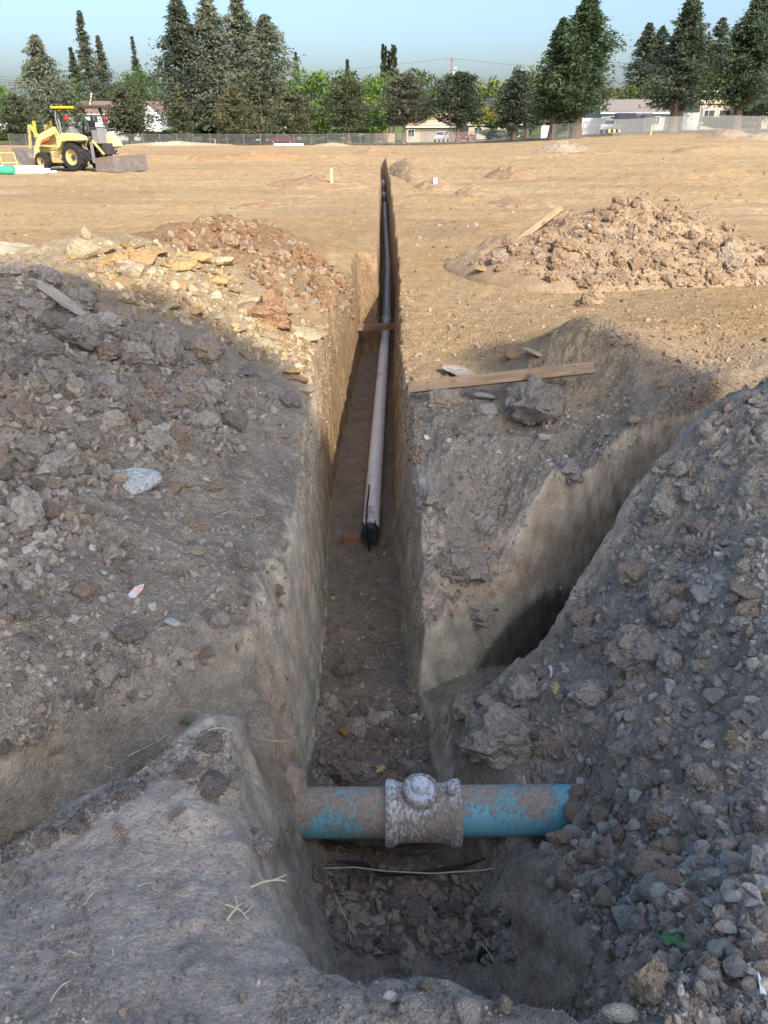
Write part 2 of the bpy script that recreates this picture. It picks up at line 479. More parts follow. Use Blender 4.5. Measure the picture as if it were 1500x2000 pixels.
def soil_colour(x, y, z, nz, m):
    n1 = fbm(x, y, z, .8, 4); n2 = fbm(x, y, z, 3.5, 4); n3 = fbm(x, y, z, 14.0, 3)
    c = np.tile(TAN, (len(x), 1))
    c = mix(c, OCHRE, np.clip(.35 + 1.1 * n1, 0, 1) * .55)
    # streaked, driven over field
    st = fbm(x * .25, y * 1.6, 0.0, .55, 4)
    c = mix(c, TAN * np.array((.82, .80, .80)), np.clip(.3 + 1.6 * st, 0, 1) * .8 * sstep(12, 20, y))
    c = mix(c, np.array((.46, .36, .225)), np.clip(-.1 + 1.5 * fbm(x * .4, y * 2, 3.0, .8, 3), 0, 1) * .6 * sstep(12, 20, y))
    c = mix(c, np.array((.48, .37, .215)), m['rut'] * .5)
    c = mix(c, np.array((.24, .165, .10)), np.clip(-.25 + 1.8 * fbm(x * .5, y * .9, 7.0, .42, 4), 0, 1) * .55 * sstep(11, 15, y))
    # grey spoil near the pit
    g = sstep(6.6, 4.2, y + .25 * n1 + .5 * (x > .3) * sstep(2.2, 1.6, x) * 0 + np.where(x < -.5, -.5, 0))
    c = mix(c, GREY, g * .95)
    dk = np.clip(.2 + 1.7 * n2 + .7 * n1, 0, 1) * g
    c = mix(c, DARK, dk * .72)
    c = mix(c, np.array((.42, .35, .275)), np.clip(-.25 + 1.6 * fbm(x, y, z + 4, 1.6, 3), 0, 1) * g * .7)
    c = mix(c, np.array((.51, .435, .34)), m['spoil_r'] * np.clip(.55 + .5 * n2, 0, 1) * .75)  # paler gravel of the right bank, lightened further to offset its shade
    # left heap: pale shale in front, brown clay behind
    hl = m['spoil_l'] * sstep(5.4, 6.4, y)
    pale = sstep(-.25, .25, .55 - .33 * (y - 6.3) - .25 * (x + 1.8) + .7 * n1)
    c = mix(c, BROWN, hl * .85)
    c = mix(c, PALE, hl * pale * .8)
    # spur of trodden grey earth
    c = mix(c, np.array((.385, .328, .265)), m['spur'] * .85)
    # pit and trench floors
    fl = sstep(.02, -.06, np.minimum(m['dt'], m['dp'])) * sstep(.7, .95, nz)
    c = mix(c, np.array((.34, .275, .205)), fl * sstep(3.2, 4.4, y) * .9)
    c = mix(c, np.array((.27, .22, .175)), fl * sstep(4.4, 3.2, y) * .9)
    c = mix(c, np.array((.20, .215, .225)), fl * np.exp(-((x - .1) / .14) ** 2 - ((y - 4.0) / .35) ** 2) * .6)
    # cut faces: ochre high up, grey green clay lower down, streaked by the bucket
    steep = sstep(.75, .35, nz)
    tr = steep * (z < .1) * (np.minimum(np.minimum(m['dt'], m['ds']), np.minimum(m['dp'], m['dd'])) < .16)
    band = z + .08 * n1
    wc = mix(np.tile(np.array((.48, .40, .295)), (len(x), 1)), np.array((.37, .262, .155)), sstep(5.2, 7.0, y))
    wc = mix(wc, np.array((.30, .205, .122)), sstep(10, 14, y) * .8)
    wc = mix(wc, np.array((.47, .375, .275)), sstep(-.25, -.7, band) * .8 * sstep(7, 5, y))
    wc = mix(wc, CLAY, sstep(-.78, -.88, band) * sstep(7, 5, y))
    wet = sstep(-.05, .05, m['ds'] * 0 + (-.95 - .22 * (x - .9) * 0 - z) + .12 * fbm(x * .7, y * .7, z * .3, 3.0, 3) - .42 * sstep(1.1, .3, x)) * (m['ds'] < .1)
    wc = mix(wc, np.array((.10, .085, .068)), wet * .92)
    al_ = x * .84 + y * .54
    wc = wc * (1 + .16 * n3[:, None] + .30 * fbm(al_ + z * .35, z * .12, y * .1, 20.0, 3)[:, None])
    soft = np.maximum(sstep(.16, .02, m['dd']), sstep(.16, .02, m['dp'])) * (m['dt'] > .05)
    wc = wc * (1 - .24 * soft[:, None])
    m['cutface'] = np.clip(tr * (.85 - .45 * soft) * (1 - .75 * sstep(5.5, 8, y)) + m['spur'] * .5 + .35 * sstep(13, 20, y), 0, 1)
    c = mix(c, wc, tr * .92)
    # rusty brown smear where the blue pipe goes in
    c = mix(c, np.array((.46, .31, .20)), np.exp(-((x + .42) / .09) ** 2 - ((y - 2.42) / .2) ** 2) * .75)
    # bluish clay stains on the slumped wedge
    c = mix(c, np.array((.32, .345, .35)), np.exp(-((x - .24) / .14) ** 2 - ((y - 4.25) / .3) ** 2) * np.clip(.3 + n2, 0, 1) * (z > -1) * .8)
    c = mix(c, np.array((.50, .50, .44)), np.exp(-((x - 1.45) / .3) ** 2 - ((y - 2.75) / .25) ** 2) * np.clip(.5 + n2, 0, 1) * .7)
    c = mix(c, np.array((.48, .49, .44)), np.exp(-((x - .95) / .16) ** 2 - ((y - 1.35) / .2) ** 2) * np.clip(.4 + n2, 0, 1) * .7)
    # reddish earth at the field's far edge
    c = mix(c, np.array((.26, .13, .075)), sstep(-11, -4, y - fence_y(x)) * sstep(6, 2, y - fence_y(x)) * np.clip(.4 + 1.4 * fbm(x, y, 0, .25, 3), 0, 1) * .8)
    # turf and yards beyond the fence
    c = mix(c, np.array((.10, .15, .04)), sstep(1.5, 3.5, y - fence_y(x)) * .9)
    return np.clip(c * (1 + .22 * n3[:, None] + .12 * n2[:, None]), .02, .8)

def soil_material(name, attr=True, bump=1.0):
    m = bpy.data.materials.new(name); m.use_nodes = True
    nt = m.node_tree; N = nt.nodes; L = nt.links
    b = N['Principled BSDF']; b.inputs['Roughness'].default_value = .95
    b.inputs['Specular IOR Level'].default_value = .12
    if attr:
        a = N.new('ShaderNodeAttribute'); a.attribute_name = 'tint'; src = a.outputs['Color']
    else:
        a = N.new('ShaderNodeObjectInfo'); src = a.outputs['Color']
    tc = N.new('ShaderNodeTexCoord')
    geo = N.new('ShaderNodeNewGeometry')
    pos = geo.outputs['Position'] if attr else tc.outputs['Object']
    n1 = N.new('ShaderNodeTexNoise'); n1.inputs['Scale'].default_value = 55 if attr else 11; n1.inputs['Detail'].default_value = 8; n1.inputs['Roughness'].default_value = .7
    n2 = N.new('ShaderNodeTexVoronoi'); n2.inputs['Scale'].default_value = 120 if attr else 15; n2.feature = 'F1'
    n3 = N.new('ShaderNodeTexNoise'); n3.inputs['Scale'].default_value = 4 if not attr else 6; n3.inputs['Detail'].default_value = 10; n3.inputs['Roughness'].default_value = .68
    for n in (n1, n2, n3): L.new(pos, n.inputs['Vector'])
    ramp = N.new('ShaderNodeMapRange'); ramp.inputs['From Min'].default_value = .3; ramp.inputs['From Max'].default_value = .7
    ramp.inputs['To Min'].default_value = .78; ramp.inputs['To Max'].default_value = 1.26
    L.new(n1.outputs['Fac'], ramp.inputs['Value'])
    ramp2 = N.new('ShaderNodeMapRange'); ramp2.inputs['From Min'].default_value = .3; ramp2.inputs['From Max'].default_value = .7
    ramp2.inputs['To Min'].default_value = .8; ramp2.inputs['To Max'].default_value = 1.18
    L.new(n3.outputs['Fac'], ramp2.inputs['Value'])
    mu = N.new('ShaderNodeMath'); mu.operation = 'MULTIPLY'
    L.new(ramp.outputs[0], mu.inputs[0]); L.new(ramp2.outputs[0], mu.inputs[1])
    mx = N.new('ShaderNodeVectorMath'); mx.operation = 'SCALE'
    L.new(src, mx.inputs[0]); L.new(mu.outputs[0], mx.inputs['Scale'])
    L.new(mx.outputs[0], b.inputs['Base Color'])
    n4 = N.new('ShaderNodeTexVoronoi'); n4.inputs['Scale'].default_value = 34 if attr else 6; n4.feature = 'F1'
    wv = N.new('ShaderNodeVectorMath'); wv.operation = 'MULTIPLY_ADD'; wv.inputs[1].default_value = (.035,) * 3
    L.new(n1.outputs['Color'], wv.inputs[0]); L.new(pos, wv.inputs[2]); L.new(wv.outputs[0], n4.inputs['Vector']); 
    h = N.new('ShaderNodeMath'); h.operation = 'MULTIPLY_ADD'; h.inputs[1].default_value = -.6
    hn = N.new('ShaderNodeMath'); hn.operation = 'MULTIPLY'; hn.inputs[1].default_value = .5
    L.new(n1.outputs['Fac'], hn.inputs[0]); L.new(n2.outputs['Distance'], h.inputs[0]); L.new(hn.outputs[0], h.inputs[2])
    h1 = N.new('ShaderNodeMath'); h1.operation = 'MULTIPLY_ADD'; h1.inputs[1].default_value = -1.1
    L.new(n4.outputs['Distance'], h1.inputs[0]); L.new(h.outputs[0], h1.inputs[2])
    h2 = N.new('ShaderNodeMath'); h2.operation = 'MULTIPLY_ADD'; h2.inputs[1].default_value = .6 if attr else 1.8
    L.new(n3.outputs['Fac'], h2.inputs[0]); L.new(h1.outputs[0], h2.inputs[2])
    bp = N.new('ShaderNodeBump'); bp.inputs['Strength'].default_value = .8 * bump; bp.inputs['Distance'].default_value = .03
    if attr:
        ac = N.new('ShaderNodeAttribute'); ac.attribute_name = 'cutface'
        ms = N.new('ShaderNodeMath'); ms.operation = 'MULTIPLY_ADD'; ms.inputs[1].default_value = -.68 * bump; ms.inputs[2].default_value = .8 * bump
        L.new(ac.outputs['Fac'], ms.inputs[0]); L.new(ms.outputs[0], bp.inputs['Strength'])
    L.new(h2.outputs[0], bp.inputs['Height']); L.new(bp.outputs[0], b.inputs['Normal'])
    return m
M_SOIL = soil_material('soil')
M_CLOD = soil_material('clod_earth', attr=False, bump=.9)
M_LOOSE = soil_material('loose_earth', attr=True, bump=.6)

def build_ground():
    ys = [np.linspace(-30, -.2, 26)[:-1], np.arange(-.2, .72, .03), np.arange(.72, 4.4, .015)]
    y, far = 4.4, []
    while y < 125: far.append(y); y *= 1.0088
    while y < 900: far.append(y); y *= 1.07
    ys = np.concatenate(ys + [np.array(far)])
    NC = 560
    v = np.linspace(-1, 1, NC)
    rows = []
    for yy in ys:
        s = np.interp(yy, [0, 4, 12, 30], [.0125, .0125, .03, .06]) / (v[1] - v[0])
        W = max(16, 1.0 * yy + 8) if yy > 0 else 30
        q = W / s
        if q <= 1.001: rows.append(W * v); continue
        b = math.log(2 * q) + 1
        for _ in range(30):
            f = math.sinh(b) / b - q; df = (math.cosh(b) * b - math.sinh(b)) / b ** 2
            b -= f / df
        rows.append(s / b * np.sinh(b * v))
    X = np.array(rows); Y = np.repeat(ys[:, None], NC, 1)
    cx = np.interp(ys, [0, 3, 6.5, 12, 40, 60], [-.1, -.1, -.2, .02, .02, -.08]) * sstep(70, 60, ys)
    X = X + cx[:, None]
    x, y = X.ravel(), Y.ravel()
    z, _ = land(x, y)
    V = np.stack([x, y, z], 1)
    idx = np.arange(len(x)).reshape(X.shape)
    a, b, c, d = idx[:-1, :-1].ravel(), idx[:-1, 1:].ravel(), idx[1:, 1:].ravel(), idx[1:, :-1].ravel()
    T = np.vstack([np.stack([a, b, c], 1), np.stack([a, c, d], 1)])
    near = (V[T[:, 0], 1] < 14) & (V[T[:, 0], 1] > .6) & (np.abs(V[T[:, 0], 0]) < 5)
    V, Tn = split_long(V, T[near], lambda V: np.where((V[:, 1] > .65) & (V[:, 1] < 13.9) & (np.abs(V[:, 0]) < 4.9), .05 + .0045 * np.clip(V[:, 1], 0, 99), 9e9), 6)
    T = np.vstack([T[~near], Tn])
    N = vnormals(V, T)
    x, y, z = V.T
    _, m = land(x, y)
    # cut faces: bucket streaks and broken lumps, pushed out along the face
    steep = sstep(.8, .4, N[:, 2]) * (y < 14)
    s = (steep > 0)
    al = x[s] * .84 + y[s] * .54
    st = fbm(al * 1.0 + z[s] * .35, z[s] * .10, y[s] * .1, 26.0, 3) * .016
    lump = fbm(x[s], y[s], z[s], 5.0, 4, .6) * np.where(m['dt'][s] < .12, .018, .045) * np.where(m['ds'][s] < .12, .2, 1) + np.abs(fbm(x[s], y[s], z[s] * 2.2, 11.0, 3)) * .012
    ledge = fbm(x[s] * .3, y[s] * .3, z[s] + .4 * al, 9.0, 3) * .032 * (m['dd'][s] < .2)
    V[s] += N[s] * ((st + lump + ledge) * steep[s])[:, None]
    N = vnormals(V, T)
    x, y, z = V.T
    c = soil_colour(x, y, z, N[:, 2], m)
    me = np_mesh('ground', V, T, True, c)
    ca = me.attributes.new('cutface', 'FLOAT', 'POINT'); ca.data.foreach_set('value', m['cutface'].astype(np.float32))
    o = add_obj('ground', me, M_SOIL)
    tag(o, 'bare dug earth of the trench site running out to a graded tan field', 'ground', kind='structure')
    GROUND.append(o); bpy.context.view_layer.update()
    print('ground tris', len(T))
    return o
build_ground()

# ------------------------------------------------------------------ heaps standing on the field
def build_heap(h, label, colour, colour2, name='dirt_heap', group='dirt heaps on the field', res=46):
    HEAPS.append(h)
    n, mr = int(res * 1.6), res
    r = np.linspace(0, 1.12, mr) ** .8 * 1.0
    t = np.linspace(0, 2 * np.pi, n, endpoint=False)
    RR, TT = np.meshgrid(r, t, indexing='ij')
    a = h[5]
    lx, ly = RR * np.cos(TT) * h[2] * 1.1, RR * np.sin(TT) * h[3] * 1.1
    x = h[0] + lx * math.cos(a) - ly * math.sin(a); y = h[1] + lx * math.sin(a) + ly * math.cos(a)
    x, y = x.ravel(), y.ravel()
    z0, _ = land(x, y)
    z = z0 + heap_z(x, y, h)
    z = z + .02 * fbm(x, y, h[6], 9, 3)
    i = np.arange(mr * n).reshape(mr, n)
    A, B, C, D = i[:-1].ravel(), i[1:].ravel(), np.roll(i, -1, 1)[1:].ravel(), np.roll(i, -1, 1)[:-1].ravel()
    n1 = np.clip(.5 + 1.3 * fbm(x, y, h[6] + 1, 2.0 / max(.4, h[2]), 4), 0, 1)
    c = mix(np.tile(np.array(colour), (len(x), 1)), np.array(colour2), n1) * (1 + .25 * fbm(x, y, 9.0, 7, 3)[:, None])
    base = Vector((h[0], h[1], float(land(np.array([h[0]]), np.array([h[1]]))[0][0])))
    V = np.stack([x, y, z], 1) - np.array(base)
    me = np_mesh(name, V, np.stack([A, B, C, D], 1), True, c)
    o = add_obj(name, me, M_LOOSE, loc=base)
    GROUND.append(o); bpy.context.view_layer.update()
    return tag(o, label, 'dirt heap', group)

build_heap((3.6, 11.2, 2.55, 1.9, 1.08, .1, 2.0), 'big brown heap of dug clods on the right, board leaning on its left flank', (.30, .205, .125), (.36, .26, .165), res=90)
build_heap((-6.4, 12.6, 1.1, .9, .22, .3, 5.0), 'low pale rubble heap at the left edge behind the shaded spoil', (0.464, 0.399, 0.278), (0.371, 0.278, 0.167))
build_heap((-2.1, 28.2, 1.9, 2.4, .38, .2, 8.0), 'low tan heap with a wooden stake standing in it', (0.334, 0.218, 0.126), (0.389, 0.268, 0.157))
build_heap((1.0, 36.5, .75, 7.5, .62, .02, 11.0), 'long tan ridge of soil thrown up along the far right lip of the trench', (0.371, 0.260, 0.152), (0.306, 0.213, 0.129))
build_heap((1.7, 26.5, .7, 1.1, .36, .1, 13.0), 'small tan heap nearest the trench with a white scrap beside it', (0.371, 0.260, 0.152), (0.315, 0.218, 0.129))
build_heap((2.8, 24.0, .65, .9, .3, .4, 15.0), 'small pointed tan heap between the trench heap and the twin mound', (0.361, 0.255, 0.149), (0.306, 0.213, 0.129))
build_heap((5.0, 32.0, 1.0, 1.5, .55, .2, 17.0), 'pointed tan heap standing alone behind the big clod heap', (0.353, 0.237, 0.139), (0.306, 0.204, 0.121))
build_heap((3.6, 21.0, .9, 1.0, .24, .5, 19.0), 'flat lumpy tan mound just left of the big clod heap crest', (0.353, 0.245, 0.144), (0.296, 0.204, 0.126))
build_heap((*spot(731, 58)[:2], 2.2, 3.0, 0.85, 0, 21.0), 'brown heap at the far end of the trench in mid field', (0.306, 0.195, 0.116), (0.353, 0.242, 0.139))
build_heap((*spot(1097, 58)[:2], 2.3, 2.0, 0.95, .1, 23.0), 'grey rubble heap in front of the tall redwood pair', (.30, .24, .17), (.38, .31, .22))
build_heap((*spot(1420, 66)[:2], 3.4, 2.2, 0.9, .1, 25.0), 'dark brush heap near the fence at the far right', (0.250, 0.199, 0.139), (0.334, 0.260, 0.176))
build_heap((*spot(1495, 64)[:2], 2.6, 2.0, 0.7, .1, 27.0), 'pale heap cut by the right edge of the picture near the fence', (0.389, 0.334, 0.250), (0.315, 0.250, 0.176))
build_heap((9.9, 17.3, 1.3, 1.0, .3, .2, 29.0), 'low grey gravelly heap at the right edge behind the big clod heap', (0.371, 0.306, 0.222), (0.296, 0.242, 0.176))
build_heap((-3.0, 20.6, .7, .45, .13, .1, 31.0), 'tiny brown crumb heap on the graded field left of the trench', (0.278, 0.176, 0.102), (0.334, 0.232, 0.139))
build_heap((-8.2, 50.5, 4.0, 1.6, .55, .1, 33.0), 'orange brown low heap at mid field between trench and machine', (0.381, 0.232, 0.121), (0.353, 0.222, 0.126))
build_heap((*spot(650, 78)[:2], 3.0, 1.6, 0.5, 0, 35.0), 'pale low heap at the fence near the red car', (0.417, 0.334, 0.232), (0.371, 0.278, 0.185))
build_heap((*spot(345, 80)[:2], 9.0, 1.3, 0.6, 0, 37.0), 'pale broken rubble windrow in front of the dark car', (0.436, 0.361, 0.268), (0.353, 0.260, 0.167))

# ------------------------------------------------------------------ clods and stones
def ico(sub):
    bm = bmesh.new(); bmesh.ops.create_icosphere(bm, subdivisions=sub, radius=1)
    bm.verts.ensure_lookup_table()
    V = np.array([v.co[:] for v in bm.verts]); T = np.array([[v.index for v in f.verts] for f in bm.faces]); bm.free()
    return V, T
ICO = {s: ico(s) for s in (1, 2, 3, 4)}

def rock_shape(seed, sub, rough=.16, planes=11, flat=1.0, lump=.25, dmin=.52):
    g = np.random.default_rng(seed)
    V, T = ICO[sub]; V = V.copy()
    V *= (1 + lump * fbm(V[:, 0] + seed * 3.1, V[:, 1], V[:, 2], 1.1, 2))[:, None]
    for _ in range(planes):
        n = g.normal(size=3); n /= np.linalg.norm(n)
        d = g.uniform(dmin, .92)
        s = np.maximum(0, V @ n - d)
        V -= .93 * s[:, None] * n
    if sub >= 3:
        N = V / np.linalg.norm(V, axis=1, keepdims=True)
        V += N * (rough * fbm(V[:, 0], V[:, 1] + seed, V[:, 2], 3.2, 4, .6) + rough * .5 * np.abs(fbm(V[:, 0], V[:, 1], V[:, 2] + seed, 6.5, 3)))[:, None]
    V *= np.array([g.uniform(.85, 1.2), g.uniform(.8, 1.1), flat * g.uniform(.75, 1.0)])
    V /= np.abs(V[:, :2]).max()
    return V, T
_rk = {}
def rock_mesh(kind, i):
    if (kind, i) not in _rk:
        cfg = dict(big=dict(sub=4, rough=.42, planes=8), clod=dict(sub=4, rough=.42, planes=7), slab=dict(sub=3, rough=.10, planes=12, flat=.32, lump=.1),
                   stone=dict(sub=3, rough=.12, planes=14, lump=.12))[kind]
        V, T = rock_shape(hash_i(kind, i), **cfg)
        me = np_mesh(kind, V, T, True); me.materials.append(M_CLOD); me.set_sharp_from_angle(angle=R(48))
        _rk[(kind, i)] = me
    return _rk[(kind, i)]
def hash_i(k, i): return {'big': 100, 'clod': 200, 'slab': 300, 'stone': 400}[k] + i * 7

C = dict(grey=(.365, .315, .26), dgrey=(.27, .23, .19), brown=(.37, .29, .215), tan=(.39, .28, .175), pale=(.54, .43, .275), cream=(.58, .53, .42),
         blue=(.57, .58, .53), green=(.49, .48, .40), white=(.76, .74, .68), ochre=(.48, .32, .15), rust=(.33, .20, .115), lgrey=(.46, .405, .335))
def place_rock(px, py, w, h, kind, colour, label=None, group=None, name=None, rot=None, sink=.14, cat=None, i=None, kz=None):
    x, y, z, k = hit([px], [py + h * .32])
    x, y, z, k = x[0], y[0], z[0], k[0]
    if kz: k = kz
    rx = .62 * w * k / F
    asp = h / w
    me = rock_mesh(kind, i if i is not None else random.randrange(9))
    name = name or {'big': 'dirt_clod', 'clod': 'dirt_clod', 'slab': 'flat_stone', 'stone': 'stone'}[kind]
    sy = rx * random.uniform(.8, 1.05); sz = rx * np.clip(asp * (1.1 if kind != 'slab' else 1.5), .5, 2.0)
    o = add_obj(name, me)
    o.scale = (rx, sy, sz)
    o.rotation_euler = rot if rot is not None else (random.uniform(-.25, .25), random.uniform(-.25, .25), random.uniform(-.6, .6))
    o.location = (x, y + sy * .35, z + sz * (.5 - sink) * (.8 if kind != 'slab' else .3))
    j = random.uniform(.9, 1.12)
    o.color = tuple(c * j for c in C[colour]) + (1,)
    tag(o, label or None, cat or {'dirt_clod': 'clod', 'flat_stone': 'flat stone', 'stone': 'stone'}.get(name, 'stone'), group)
    return o

